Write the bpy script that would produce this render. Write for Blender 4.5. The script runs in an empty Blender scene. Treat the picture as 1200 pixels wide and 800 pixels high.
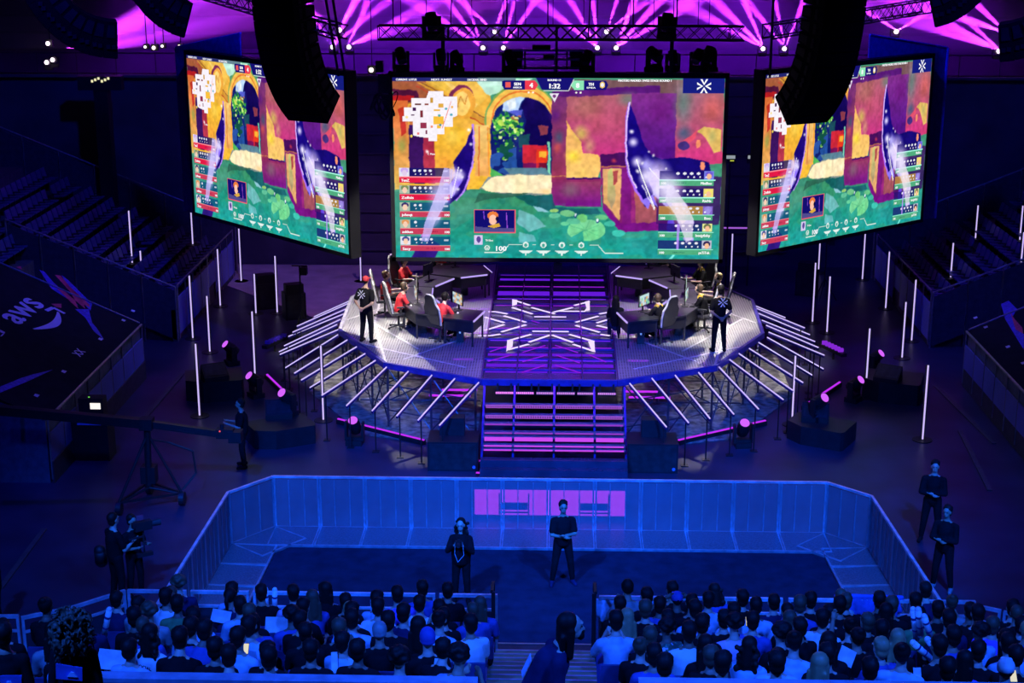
import bpy, math, random
import numpy as np
from mathutils import Vector, Matrix, Euler
random.seed(7); np.random.seed(7)
PI=math.pi
col=bpy.context.scene.collection
scene=bpy.context.scene

# ---------------- camera, world, exposure, lights ----------------
CH=13.5; CX=.19; FPX=1800.; TH=math.atan(513/1800.); YW=math.radians(1.75)
cd=bpy.data.cameras.new('camera'); cam=bpy.data.objects.new('camera',cd); col.objects.link(cam)
cd.sensor_width=36; cd.lens=FPX/1200*36; cd.clip_end=300
cam.location=(CX,0,CH); cam.rotation_euler=(PI/2-TH,0,YW)
scene.camera=cam
vs=scene.view_settings
vs.view_transform='Standard'; vs.look='None'; vs.gamma=1; vs.use_curve_mapping=False; vs.exposure=0.0
w=bpy.data.worlds.new('world'); scene.world=w; w.use_nodes=True
w.node_tree.nodes['Background'].inputs[0].default_value=(.02,.008,.25,1)
w.node_tree.nodes['Background'].inputs[1].default_value=.03

def aim(o,t):
    o.rotation_euler=(Vector(t)-o.location).to_track_quat('-Z','Y').to_euler()
def area(name,loc,tgt,size,power,color,sy=None,spread=PI):
    l=bpy.data.lights.new(name,'AREA'); l.energy=power; l.color=color; l.size=size
    if sy: l.shape='RECTANGLE'; l.size_y=sy
    l.spread=spread
    o=bpy.data.objects.new(name,l); col.objects.link(o); o.location=loc; aim(o,tgt); return o
def spot(name,loc,tgt,angle,power,color,blend=.3,rad=.1):
    l=bpy.data.lights.new(name,'SPOT'); l.energy=power; l.color=color; l.spot_size=math.radians(angle); l.spot_blend=blend; l.shadow_soft_size=rad
    o=bpy.data.objects.new(name,l); col.objects.link(o); o.location=loc; aim(o,tgt); return o
BLUE=(.010,.10,1); DEEP=(.03,.02,1); PURP=(.32,.02,1); MAG=(.62,.03,1)
# blue audience wash from rig above and behind the crowd
spot('audience_wash_left',(-9,8,20),(-4,20,3),60,20000,BLUE,.6,.5)
spot('audience_wash_right',(9,8,20),(4.5,20,3),60,20000,BLUE,.6,.5)
spot('audience_back_light',(2,34,17),(0,20,3),60,5000,(.02,.06,1),.6,.5)
# pit barrier wash
spot('pit_wash_left',(-7,14,17),(-3,32,.6),34,34000,(.004,.11,1),.6,.3)
spot('pit_wash_right',(8,14,17),(3,32,.6),34,34000,(.004,.11,1),.6,.3)
# floor wash around the stage
spot('floor_wash_left',(-12,30,18),(-9,38,0),70,4000,(.02,.02,1),.8,.5)
spot('floor_wash_right',(12,30,18),(9,38,0),70,4000,(.02,.03,1),.8,.5)
spot('tribune_wash_left',(-6,38,18),(-17,50,3),70,7000,(.008,.035,1),.8,.5)
spot('tribune_wash_right',(6,38,18),(17,50,3),70,6000,(.008,.035,1),.8,.5)
# white player key lights
spot('player_key_left',(-2,36,12),(-4.3,43.5,2.2),28,10000,(1,.93,.86),.35,.15)
spot('player_key_right',(2,36,12),(4.3,43.5,2.2),28,10000,(1,.93,.86),.35,.15)
area('player_top_left',(-6,46,11),(-4,43.5,2),1.0,160,(1,.92,.85),None,.8)
area('player_top_right',(6,46,11),(4,43.5,2),1.0,160,(1,.92,.85),None,.8)
spot('added_patch_spot_left',(-6.5,47,11),(-3.9,39.6,0),24,5000,(1,.92,.8),.3,.1)  # spot added for cream patches on the ground below the grating
spot('added_patch_spot_right',(6.5,47,11),(3.9,39.6,0),24,5000,(1,.92,.8),.3,.1)  # same added patch spot on the right side
# purple wash of the stage deck
area('stage_wash',(0,44,10.2),(0,43,1.8),3.0,220,(.22,.02,1),1.0,1.1)
area('stage_front_wash',(0,37,9.5),(0,38.5,1),3.0,90,(.28,.03,1),1.0,1.1)
spot('rear_floor_light',(-5,50,11),(-8,54.5,0),60,1000,(.7,.3,1),.6,.3)
spot('back_wall_wash',(0,47,13),(0,58,5),110,1600,(.06,.015,1),.7,.3)

# ---------------- helpers ----------------
_R=(math.cos(YW),math.sin(YW),0.); _F=(-math.sin(YW)*math.cos(TH),math.cos(YW)*math.cos(TH),-math.sin(TH))
_U=(_R[1]*_F[2]-_R[2]*_F[1],_R[2]*_F[0]-_R[0]*_F[2],_R[0]*_F[1]-_R[1]*_F[0])
def _ray(px,py):
    a=(px-600)/FPX; b=(400-py)/FPX
    return [_F[i]+a*_R[i]+b*_U[i] for i in range(3)]
def G(px,py,z=0.):
    "measured point of the photo -> place on the level z"
    d=_ray(px,py); t=(z-CH)/d[2]; return Vector((CX+t*d[0],t*d[1],z))
def AY(px,py,Y):
    d=_ray(px,py); t=Y/d[1]; return Vector((CX+t*d[0],Y,CH+t*d[2]))
def AX(px,py,X):
    d=_ray(px,py); t=(X-CX)/d[0]; return Vector((X,t*d[1],CH+t*d[2]))

def s2l(c):
    return tuple(((v/255/12.92) if v/255<=.04045 else ((v/255+.055)/1.055)**2.4) for v in c)
MC={}
def mat(name,color,rough=.6,metal=0.,var=.25,scale=6.,spec=.5,bump=0.):
    if name in MC: return MC[name]
    m=bpy.data.materials.new(name); m.use_nodes=True; nt=m.node_tree; b=nt.nodes['Principled BSDF']
    n=nt.nodes.new('ShaderNodeTexNoise'); n.inputs['Scale'].default_value=scale; n.inputs['Detail'].default_value=3
    tc=nt.nodes.new('ShaderNodeTexCoord'); nt.links.new(tc.outputs['Object'],n.inputs['Vector'])
    r=nt.nodes.new('ShaderNodeValToRGB'); r.color_ramp.elements[0].position=.3; r.color_ramp.elements[1].position=.7
    r.color_ramp.elements[0].color=tuple(v*(1-var) for v in color)+(1,); r.color_ramp.elements[1].color=tuple(min(1,v*(1+var)) for v in color)+(1,)
    nt.links.new(n.outputs['Fac'],r.inputs[0]); nt.links.new(r.outputs[0],b.inputs['Base Color'])
    b.inputs['Roughness'].default_value=rough; b.inputs['Metallic'].default_value=metal
    b.inputs['Specular IOR Level'].default_value=spec
    if bump:
        bp=nt.nodes.new('ShaderNodeBump'); bp.inputs['Strength'].default_value=bump; nt.links.new(n.outputs['Fac'],bp.inputs['Height']); nt.links.new(bp.outputs[0],b.inputs['Normal'])
    MC[name]=m; return m
def emis(name,color,st=1.):
    if name in MC: return MC[name]
    m=bpy.data.materials.new(name); m.use_nodes=True; nt=m.node_tree; nt.nodes.clear()
    e=nt.nodes.new('ShaderNodeEmission'); o=nt.nodes.new('ShaderNodeOutputMaterial')
    e.inputs[0].default_value=tuple(color)+(1,); e.inputs[1].default_value=st
    nt.links.new(e.outputs[0],o.inputs[0]); MC[name]=m; return m

class MB:
    "collects shapes and links them as one mesh object"
    def __init__(s): s.v=[]; s.f=[]; s.m=[]; s.k=0
    def mi(s,k): s.k=k; return s
    def add(s,vs,fs):
        o=len(s.v); s.v+= [tuple(v) for v in vs]
        for f in fs: s.f.append([i+o for i in f]); s.m.append(s.k)
        return s
    def box(s,c,d,rz=0.,M=None):
        x,y,z=d[0]/2,d[1]/2,d[2]/2
        vs=[Vector((a*x,b*y,e*z)) for a in(-1,1) for b in(-1,1) for e in(-1,1)]
        R=M if M is not None else Matrix.Rotation(rz,3,'Z')
        vs=[R@v+Vector(c) for v in vs]
        return s.add(vs,[(0,1,3,2),(4,6,7,5),(0,4,5,1),(2,3,7,6),(0,2,6,4),(1,5,7,3)])
    def bbox(s,x0,x1,y0,y1,z0,z1): return s.box(((x0+x1)/2,(y0+y1)/2,(z0+z1)/2),(x1-x0,y1-y0,z1-z0))
    def bar(s,p,q,w,h=None):
        p=Vector(p);q=Vector(q);h=h or w;d=(q-p);L=d.length
        if L<1e-6: return s
        R=d.to_track_quat('Z','Y').to_matrix()
        return s.box((p+q)/2,(w,h,L),M=R)
    def tube(s,p,q,r,r2=None,n=8,cap=True):
        p=Vector(p);q=Vector(q);r2=r if r2 is None else r2;d=q-p
        if d.length<1e-6: return s
        R=d.to_track_quat('Z','Y').to_matrix(); vs=[]
        for (c,rr) in((p,r),(q,r2)):
            for i in range(n):
                a=2*PI*i/n; vs.append(R@Vector((math.cos(a)*rr,math.sin(a)*rr,0))+c)
        fs=[(i,(i+1)%n,n+(i+1)%n,n+i) for i in range(n)]
        if cap: fs+=[tuple(reversed(range(n))),tuple(range(n,2*n))]
        return s.add(vs,fs)
    def path(s,pts,r,n=6):
        for a,b in zip(pts,pts[1:]): s.tube(a,b,r,n=n)
        return s
    def sph(s,c,r,n=10,k=6,R=None):
        c=Vector(c); r=(r,r,r) if not hasattr(r,'__len__') else r; vs=[];fs=[]
        for j in range(k+1):
            t=PI*j/k
            for i in range(n):
                a=2*PI*i/n; v=Vector((r[0]*math.sin(t)*math.cos(a),r[1]*math.sin(t)*math.sin(a),r[2]*math.cos(t)))
                if R: v=R@v
                vs.append(v+c)
        for j in range(k):
            for i in range(n): fs.append((j*n+i,(j+1)*n+i,(j+1)*n+(i+1)%n,j*n+(i+1)%n))
        return s.add(vs,fs)
    def cap(s,p,r,q,r2,n=10):
        s.tube(p,q,r,r2,n); s.sph(p,r*.998,n,6); return s.sph(q,r2*.998,n,6)
    def prism(s,poly,z0,z1):
        n=len(poly); vs=[(p[0],p[1],z0) for p in poly]+[(p[0],p[1],z1) for p in poly]
        return s.add(vs,[tuple(reversed(range(n))),tuple(range(n,2*n))]+[(i,(i+1)%n,n+(i+1)%n,n+i) for i in range(n)])
    def slab(s,pts,t):
        "polygon in any plane given thickness t along its normal"
        P=[Vector(p) for p in pts]; nn=(P[1]-P[0]).cross(P[-1]-P[0]).normalized()*t; n=len(P)
        return s.add(P+[p+nn for p in P],[tuple(reversed(range(n))),tuple(range(n,2*n))]+[(i,(i+1)%n,n+(i+1)%n,n+i) for i in range(n)])
    def quad(s,*p): return s.add(p,[tuple(range(len(p)))])
    def mesh(s,name,mats,smooth=False):
        me=bpy.data.meshes.new(name); me.from_pydata(s.v,[],s.f); me.update()
        for m in (mats if isinstance(mats,(list,tuple)) else [mats]): me.materials.append(m)
        me.polygons.foreach_set('material_index',s.m)
        if smooth: me.polygons.foreach_set('use_smooth',[True]*len(s.f))
        return me
    def build(s,name,mats,parent=None,loc=None,rz=None,smooth=False):
        o=bpy.data.objects.new(name,s.mesh(name,mats,smooth)); col.objects.link(o)
        if parent: o.parent=parent
        if loc is not None: o.location=loc
        if rz is not None: o.rotation_euler.z=rz
        return o
def tag(o,label=None,cat=None,group=None,kind=None):
    if label: o['label']=label
    if cat: o['category']=cat
    if group: o['group']=group
    if kind: o['kind']=kind
    return o
def st(o): o['kind']='structure'; return o
def empty(name,loc=(0,0,0),rz=0.):
    o=bpy.data.objects.new(name,None); col.objects.link(o); o.location=loc; o.rotation_euler.z=rz; o.empty_display_size=.1; return o
KIDS={}
def kids(o):
    return [c for c in bpy.data.objects if c.parent==o]
def proto_kids(o):
    if o.name not in KIDS: KIDS[o.name]=[(c,kids(c)) for c in kids(o)]
    return KIDS[o.name]
def dup(root,loc=None,rz=None,label=None,group=None):
    r=root.copy(); col.objects.link(r)
    if loc is not None: r.location=loc
    if rz is not None: r.rotation_euler.z=rz
    if label: r['label']=label
    if group: r['group']=group
    for ch,gs in proto_kids(root):
        c=ch.copy(); col.objects.link(c); c.parent=r
        for g in gs:
            d=g.copy(); col.objects.link(d); d.parent=c
    return r
ORD=['first','second','third','fourth','fifth','sixth','seventh','eighth','ninth','tenth','eleventh','twelfth','thirteenth','fourteenth','fifteenth','sixteenth','seventeenth','eighteenth','nineteenth','twentieth']
def ordn(i):
    if i<20: return ORD[i]
    return 'twenty-'+ORD[i-20] if i<29 else ('thirtieth' if i==29 else 'thirty-'+ORD[i-30])
def text_verts(body,size,align='CENTER'):
    cu=bpy.data.curves.new('t','FONT'); cu.body=body; cu.size=size; cu.align_x=align; cu.resolution_u=2
    o=bpy.data.objects.new('t',cu); col.objects.link(o); bpy.context.view_layer.update()
    me=bpy.data.meshes.new_from_object(o.evaluated_get(bpy.context.evaluated_depsgraph_get()))
    vs=[tuple(v.co) for v in me.vertices]; fs=[tuple(p.vertices) for p in me.polygons]
    bpy.data.objects.remove(o); bpy.data.curves.remove(cu); bpy.data.meshes.remove(me)
    return vs,fs
def text_on(mb,body,size,org,right,up,align='CENTER',bold=0.,sx=1.):
    vs,fs=text_verts(body,size,align); org=Vector(org); right=Vector(right).normalized(); up=Vector(up).normalized()
    mb.add([org+right*(v[0]*sx)+up*v[1] for v in vs],fs)
    if bold:
        nn=right.cross(up)
        for k,(a,b) in enumerate(((bold,0),(0,bold),(-bold,0),(0,-bold))):
            mb.add([org+right*(v[0]*sx+a)+up*(v[1]+b)+nn*(.0006*(k+1)) for v in vs],fs)
    return mb
blk=mat('black_powder_coat',(.012,.012,.014),.55)
dgrey=mat('dark_grey_metal',(.05,.05,.055),.45,.6)
alu=mat('aluminium',(.45,.45,.48),.35,.9)
# ---------------- the setting ----------------
fl=mat('polished_concrete',(.035,.035,.07),.4,0,.35,.7,spec=.3)
st(MB().bbox(-34,34,-2,90,-.2,0).build('floor',fl))
# rear wall with plank ledges
wallm=mat('dark_wall_board',(.07,.065,.085),.7,0,.3,.8)
mb=MB().bbox(-34,34,58.2,58.6,0,7.3)
for k in range(9): mb.bbox(-8,9,58.12,58.22,.55+k*.75,.6+k*.75)
mb.bbox(-34,34,57.9,58.6,7.2,7.3)
st(mb.build('wall_back',wallm))
mb=MB()
for x in [i*1.5-21 for i in range(29)]: mb.tube((x,58,7.3),(x,58,8.1),.02)
mb.tube((-22,58,8.1),(22,58,8.1),.025); 
st(mb.build('trim_1',dgrey))
# far bowl wall and ceiling behind the haze
farm=mat('far_bowl_wall',(.07,.06,.10),.9,0,.5,.25)
mb=MB()
for k in range(8): mb.bbox(-40,40,66+k*1.6,67.6+k*1.6,4,7.4+k*.62)
mb.bbox(-40,40,78.5,79,4,22)
st(mb.build('wall_rear',farm))
st(MB().bbox(-40,40,-2,80,21,21.4).build('ceiling',mat('roof_panels',(.03,.03,.04),.9)))
st(MB().bbox(-40.4,-40,-2,80,0,21).build('wall_left',wallm))
st(MB().bbox(40,40.4,-2,80,0,21).build('wall_right',wallm))
# light plywood floor area behind the stage
mb=MB()
A=[(-12.6,55.2),(-6.2,47.9),(-5.0,50.5),(5,50.5),(5.5,57.9),(-13,57.9)]
mb.prism(A,.0,.012)
mb2=MB().prism(A,.004,.02)
st(mb2.build('floor_plywood',mat('pale_plywood',(.42,.38,.36),.7,0,.2,1.2)))
# thin joint lines and cable ramps on the floor
cab=mat('cable_rubber',(.02,.02,.022),.6)
for i,(p,q) in enumerate([((168,492),(214,438)),((0,690),(52,620)),((1096,452),(1165,520)),((1125,505),(1160,575))]):
    mb=MB(); a=G(*p,.01);b=G(*q,.01); mb.bar(a+Vector((0,0,.012)),b+Vector((0,0,.012)),.12,.03)
    tag(mb.build('cable_ramp',mat('ramp_grey',(.06,.06,.07),.6)),['low grey cable ramp on the floor beside the left tarp covered block','low grey cable ramp on the floor at the lower left edge','low grey cable ramp beside the right tall light tube','low grey cable ramp running toward the right tarp covered block'][i],'cable ramp')

# ---- side tribunes ----
railm=mat('rail_metal',(.35,.35,.38),.4,.7)
panelm=mat('blue_fascia_panel',(.12,.15,.55),.5,0,.12,2)
darkp=mat('dark_infill_panel',(.045,.05,.07),.6)
stepm=mat('tribune_step',(.10,.09,.10),.75)
SL=.41
def ttop(x,z0=1.0): return z0+SL*(abs(x)-12.)
def tribune(sgn,side):
    mb=MB()
    for k in range(13):                       # stepped deck
        x0=12.15+k*.85; z=.9+.349*k
        y0=47.2 if k<5 else 37.5
        mb.bbox(min(sgn*x0,sgn*(x0+.86)),max(sgn*x0,sgn*(x0+.86)),y0,57.4,0,z)
    st(mb.build('floor_tribune_'+side,stepm))
    # front wall with blue panels
    mb=MB(); mb.bbox(min(sgn*11.95,sgn*12.12),max(sgn*11.95,sgn*12.12),47.0,55.6,0,1.05)
    st(mb.build('wall_tribune_front_'+side,darkp))
    for i in range(8):
        t=empty('front_fence',(sgn*11.9,47.05+i*1.07,0))
        MB().bbox(-.02,.02,.04,1.03,.25 if i not in(4,) else .7,1.45).build('panel',panelm,t)
        f=MB().tube((0,0,.1),(0,0,1.85),.025).tube((0,1.07,.1),(0,1.07,1.85),.025).tube((0,0,1.85),(0,1.07,1.85),.028); f.build('frame',railm,t)
        tag(t,'blue panelled front fence of the %s seating block, %s section from the near corner'%(side,ordn(i)),'fence','fences in front of the %s seats'%side)
    # near side fence rising with the steps
    n=5
    for i in range(n):
        xa=11.95+i*1.05*1.0; xb=xa+1.05
        za=1.8+SL*(xa-11.95); zb=1.8+SL*(xb-11.95)
        t=empty('side_fence',(sgn*xa,47.,0))
        d=sgn*(xb-xa)
        MB().slab([(0.03*sgn,0,za-1.75),(d-.03*sgn,0,zb-1.75 if zb-1.75>0 else 0),(d-.03*sgn,0,zb-.12),(0.03*sgn,0,za-.12)],.03).build('panel',darkp,t)
        MB().tube((0,0,0),(0,0,za),.03).tube((d,0,0),(d,0,zb),.03).tube((0,0,za),(d,0,zb),.03).build('frame',railm,t)
        tag(t,'dark rising side fence of the %s seating block, %s section up from the corner'%(side,ordn(i)),'fence','rising side fences of the %s seats'%side)
    # far side fence
    for i in range(7):
        xa=11.95+i*1.3; xb=xa+1.3; za=2.0+SL*(xa-11.95); zb=2.0+SL*(xb-11.95); d=sgn*1.3
        t=empty('rear_fence',(sgn*xa,56.4,0))
        MB().slab([(0.03*sgn,0,za-1.9),(d-.03*sgn,0,zb-1.9),(d-.03*sgn,0,zb-.1),(0.03*sgn,0,za-.1)],.03).build('panel',darkp,t)
        MB().tube((0,0,0),(0,0,za),.03).tube((d,0,0),(d,0,zb),.03).tube((0,0,za),(d,0,zb),.03).build('frame',railm,t)
        tag(t,'dark rear fence behind the %s seating block, %s section counted outward'%(side,ordn(i)),'fence','rear fences of the %s seats'%side)
tribune(-1,'left'); tribune(1,'right')
# one folding seat, copied along the rows
seatm=mat('dark_blue_seat_plastic',(.05,.06,.20),.45)
def make_seat():
    t=empty('folding_seat')
    MB().slab([(-.21,0,.42),(.21,0,.42),(.21,.40,.44),(-.21,.40,.44)],.045).build('seat_pan',seatm,t)
    b=MB().slab([(-.21,-.02,.44),(-.21,-.12,.84),(.21,-.12,.84),(.21,-.02,.44)],.04); b.build('backrest',seatm,t)
    MB().box((0,.05,.21),(.05,.2,.42)).box((-.23,.1,.56),(.03,.3,.03)).box((.23,.1,.56),(.03,.3,.03)).box((-.23,.0,.3),(.03,.05,.55)).box((.23,.0,.3),(.03,.05,.55)).build('frame',dgrey,t)
    return t
seat0=make_seat(); used=False
def put_seat(loc,rz,label,group):
    global used
    if not used:
        seat0.location=loc; seat0.rotation_euler.z=rz; tag(seat0,label,'seat',group); used=True; proto_kids(seat0); return seat0
    return dup(seat0,loc,rz,label,group)
for sgn,side in((-1,'left'),(1,'right')):
    for k in range(8):
        y0=47.7 if k<5 else 44.4
        n=int((55.9-y0)/.52)
        for j in range(n):
            x=12.15+k*.85+.55
            if k in(2,6) and j%9==8: continue
            put_seat((sgn*x,y0+j*.52,.9+.349*k),PI/2 if sgn<0 else -PI/2,
              'empty dark blue folding seat, %s stand, %s row up, %s from near end'%(side,ordn(k),ordn(j)),'empty seats in %s row of %s stand'%(ordn(k),side)).rotation_euler.z=(-PI/2 if sgn<0 else PI/2)
# ---- near blocks covered with printed tarps ----
tarpm=mat('black_printed_tarp',(.010,.010,.018),.9,0,.2,3,spec=.08)
whitep=mat('pale_print',(.62,.55,.72),.6,0,.05)
redp=mat('red_print',(.65,.03,.10),.6,0,.3,9); bluep=mat('blue_print',(.05,.03,.45),.6,0,.4,12)
def block(sgn,side):
    x0=12.05; z0=1.62; X1=26.; Y0,Y1=34.5,43.05
    sl=.45
    zz=lambda x:z0+sl*(x-x0)
    mb=MB()
    pts=[(x0,0),(X1,0),(X1,zz(X1)-.05),(x0,zz(x0)-.05)]
    for (a,b) in((Y0,Y1),):
        V=[(sgn*p[0],a,p[1]) for p in pts]+[(sgn*p[0],b,p[1]) for p in pts]
        mb.add(V,[(0,1,2,3),(4,5,6,7),(0,1,5,4),(1,2,6,5),(2,3,7,6),(3,0,4,7)])
    st(mb.build('wall_block_'+side,mat('block_side_board',(.10,.13,.20),.6)))
    t=empty('tarp_cover',(sgn*x0,Y0,z0))
    L=X1-x0
    nx=Vector((sgn,0,sl)).normalized()
    tp=MB().slab([(0,0,0),(sgn*L,0,sl*L),(sgn*L,Y1-Y0,sl*L),(0,Y1-Y0,0)],.03 if sgn>0 else -.03) 
    tp.build('tarp',tarpm,t)
    Z=.05
    def tpnt(p): # tarp plane point of a measured photo point
        d=_ray(*p); n=Vector((-sgn*sl,0,1)); o=Vector((sgn*x0,0,z0+Z)); c=Vector((CX,0,CH)); dd=Vector(d)
        return c+dd*((o-c).dot(n)/dd.dot(n))-Vector((sgn*x0,Y0,z0))
    if sgn<0:
        # lettering reads along the rows
        r=Vector((0,1,0)); u=Vector((-1,0,sl)).normalized()
        c=tpnt((28,364)); m=MB(); text_on(m,'aws',1.15,c+r*0-u*.25,r,u,bold=.025,sx=1.25)
        m.build('lettering',whitep,t); m=MB()
        # swoosh below the letters
        n=14; P=[]
        for i in range(n+1):
            a=i/n; x=-.95+1.9*a; y=-.62-.28*math.sin(PI*a*.93)
            P.append((x,y,.03+.09*math.sin(PI*a)))
        for (a,b) in zip(P,P[1:]):
            m.quad(c+r*a[0]+u*(a[1]-a[2]-.0),c+r*b[0]+u*(b[1]-b[2]),c+r*b[0]+u*(b[1]+b[2]),c+r*a[0]+u*(a[1]+a[2]))
        for (a,b) in(((.68,-.42),(1.12,-.48)),((1.12,-.48),(1.05,-.85))):
            A=c+r*a[0]+u*a[1];B=c+r*b[0]+u*b[1]; d=(B-A).normalized(); q=d.cross(r.cross(u))*.06
            m.quad(A-q,B-q,B+q,A+q)
        m.build('smile_arrow_print',whitep,t); m=MB()
        text_on(m,'XX',.34,tpnt((97,415)),r,u,bold=.01)
        for p in((156,364),(145,375),(118,397),(75,435),(43,463),(23,480)): 
            a=tpnt(p); m.quad(a-r*.09-u*.05,a+r*.09-u*.05,a+r*.06+u*.06,a-r*.09+u*.05)
        for poly in (((0,386),(6,389),(5,391),(0,389)),((3,391),(5,391),(2,394),(0,394))): m.quad(*[tpnt(p) for p in poly])
        m.build('small_white_print',whitep,t)
        m=MB()
        for poly in [((64,322),(71,323),(83,337),(104,356),(106,360),(98,357),(86,346)),((62,333),(72,338),(88,352),(92,362),(84,355)),((19,313),(24,312),(26,316)),((60,356),(72,356),(72,361),(66,360)),((75,330),(96,350),(100,362),(88,352))]:
            MB().quad(*[tpnt(p)+Vector((0,0,.006)) for p in poly]).build('red_brush_print',redp,t)
        m=MB()
        for poly in [((46,316),(52,318),(62,330),(92,358),(60,338)),((72,322),(80,328),(108,356),(106,364),(78,334)),((88,362),(104,362),(108,378),(114,385),(122,398),(110,388),(100,372)),((0,453),(24,443),(40,438),(62,433),(34,446),(0,460))]:
            MB().quad(*[tpnt(p) for p in poly]).build('blue_brush_print',bluep,t)
        tag(t,'black printed tarp with white lettering stretched over the near left seating block','tarp')
    else:
        m=MB()
        for poly in [((1173,356),(1182,352),(1192,362),(1186,372),(1200,392),(1200,410),(1178,374))]:
            MB().quad(*[tpnt(p) for p in poly]).build('blue_brush_print',bluep,t)
        m=MB()
        for poly in [((1184,366),(1189,374),(1198,384),(1199,391),(1190,386))]:
            MB().quad(*[tpnt(p)+Vector((0,0,.006)) for p in poly]).build('red_brush_print',redp,t)
        m=MB(); r=Vector((0,1,0)); u=Vector((1,0,sl)).normalized()
        for p in((1143,372),(1155,383),(1181,406),(1199,425)): 
            a=tpnt(p); m.quad(a-r*.09-u*.05,a+r*.09-u*.05,a+r*.06+u*.06,a-r*.09+u*.05)
        m.build('small_white_print',whitep,t)
        tag(t,'black tarp with blue and red brush print over the near right seating block','tarp')
    n=8
    for i in range(n):
        f=empty('front_fence',(sgn*(x0-.06),Y0+i*(Y1-Y0)/n,0)); d=(Y1-Y0)/n
        MB().bbox(-.02,.02,.04,d-.04,.55,1.25).build('panel',panelm,f)
        MB().tube((0,0,.1),(0,0,1.62),.025).tube((0,d,.1),(0,d,1.62),.025).tube((0,0,1.64),(0,d,1.64),.035).build('frame',railm,f)
        MB().bbox(.0,.05*sgn if sgn>0 else .05,.0,d,0,.55).build('kick_board',darkp,f)
        tag(f,'blue panelled fence below the tarp of the near %s block, %s section from the front'%(side,ordn(i)),'fence','fences below the %s tarp'%side)
    m=MB(); m.tube((sgn*x0,Y1+.03,z0+.06),(sgn*X1,Y1+.03,z0+sl*L+.06),.03)
    st(m.build('trim_tarp_edge_'+side,railm))
block(-1,'left'); block(1,'right')
# concourse balcony walls above the stands
balm=mat('balcony_fascia',(.06,.055,.08),.7)
for side,pts in (('left',[(-30,34),(-22.5,62),(-14,66.5),(-9,66.5)]),('right',[(34,34),(24,60),(15,66.5),(10,66.5)])):
    mb=MB(); hz=5.2
    for a,b in zip(pts,pts[1:]):
        mb.slab([(a[0],a[1],0),(b[0],b[1],0),(b[0],b[1],hz),(a[0],a[1],hz)],.3)
    st(mb.build('wall_balcony_'+side,balm))
    mb=MB()
    for a,b in zip(pts,pts[1:]):
        a=Vector((*a,hz));b=Vector((*b,hz)); n=max(1,int((b-a).length/2.0))
        for i in range(n+1):
            p=a.lerp(b,i/n); mb.tube(p,p+Vector((0,0,1.0)),.03)
        mb.tube(a+Vector((0,0,1)),b+Vector((0,0,1)),.04); mb.tube(a+Vector((0,0,.02)),b+Vector((0,0,.02)),.05)
    st(mb.build('trim_balcony_'+side,railm))
# ---------------- the stage ----------------
SZ=1.8
RIM=[(-1.72,37.35),(-4.35,38.75),(-6.0,42.0),(-6.15,45.8),(-4.6,49.2),(-1.9,50.6),(1.9,50.6),(4.6,49.2),(6.15,45.8),(6.0,42.0),(4.35,38.75),(1.72,37.35)]
truss_m=mat('scaffold_steel',(.12,.12,.15),.45,.8)
grate=bpy.data.materials.new('steel_grating'); grate.use_nodes=True
nt=grate.node_tree; b=nt.nodes['Principled BSDF']; out=nt.nodes['Material Output']
b.inputs['Base Color'].default_value=(.5,.5,.51,1); b.inputs['Roughness'].default_value=.4; b.inputs['Metallic'].default_value=.5
tc=nt.nodes.new('ShaderNodeTexCoord'); sp=nt.nodes.new('ShaderNodeSeparateXYZ'); nt.links.new(tc.outputs['Object'],sp.inputs[0])
def _saw(sock,freq,thr):
    a=nt.nodes.new('ShaderNodeMath'); a.operation='MULTIPLY'; a.inputs[1].default_value=freq; nt.links.new(sock,a.inputs[0])
    f=nt.nodes.new('ShaderNodeMath'); f.operation='FRACT'; nt.links.new(a.outputs[0],f.inputs[0])
    l=nt.nodes.new('ShaderNodeMath'); l.operation='LESS_THAN'; l.inputs[1].default_value=thr; nt.links.new(f.outputs[0],l.inputs[0]); return l
l1=_saw(sp.outputs[0],14,.4); l2=_saw(sp.outputs[1],9,.38)
mx=nt.nodes.new('ShaderNodeMath'); mx.operation='MAXIMUM'; nt.links.new(l1.outputs[0],mx.inputs[0]); nt.links.new(l2.outputs[0],mx.inputs[1])
tr=nt.nodes.new('ShaderNodeBsdfTransparent'); ms=nt.nodes.new('ShaderNodeMixShader')
nt.links.new(mx.outputs[0],ms.inputs[0]); nt.links.new(tr.outputs[0],ms.inputs[1]); nt.links.new(b.outputs[0],ms.inputs[2]); nt.links.new(ms.outputs[0],out.inputs[0])
deckm=mat('black_deck_gloss',(.05,.045,.08),.22,0,.3,2)
rimm=mat('blue_rim_paint',(.05,.04,.30),.4,.2)
ledw=emis('led_lavender_white',(.80,.66,1.0),1.15)
ledp=emis('led_magenta',(.55,.03,.95),1.0)
ledv=emis('led_violet',(.20,.02,.95),1.0)
ledvd=emis('led_violet_dim',(.15,.012,.8),.85)
ledmd=emis('led_magenta_dim',(.38,.015,.85),.85)
stage=empty('stage',(0,43.9,0))
def rel(p): return (p[0],p[1]-43.9)
# grating wings
for s in(-1,1):
    P=[p for p in RIM if p[0]*s>0]; P=P if s>0 else P
    MB().prism([rel(p) for p in P],SZ-.035,SZ).build('grating_deck',grate,stage)
MB().prism([rel(p) for p in [(-1.72,37.35),(1.72,37.35),(1.9,50.6),(-1.9,50.6)]],SZ-.10,SZ-.05).build('centre_deck',deckm,stage)
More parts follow.
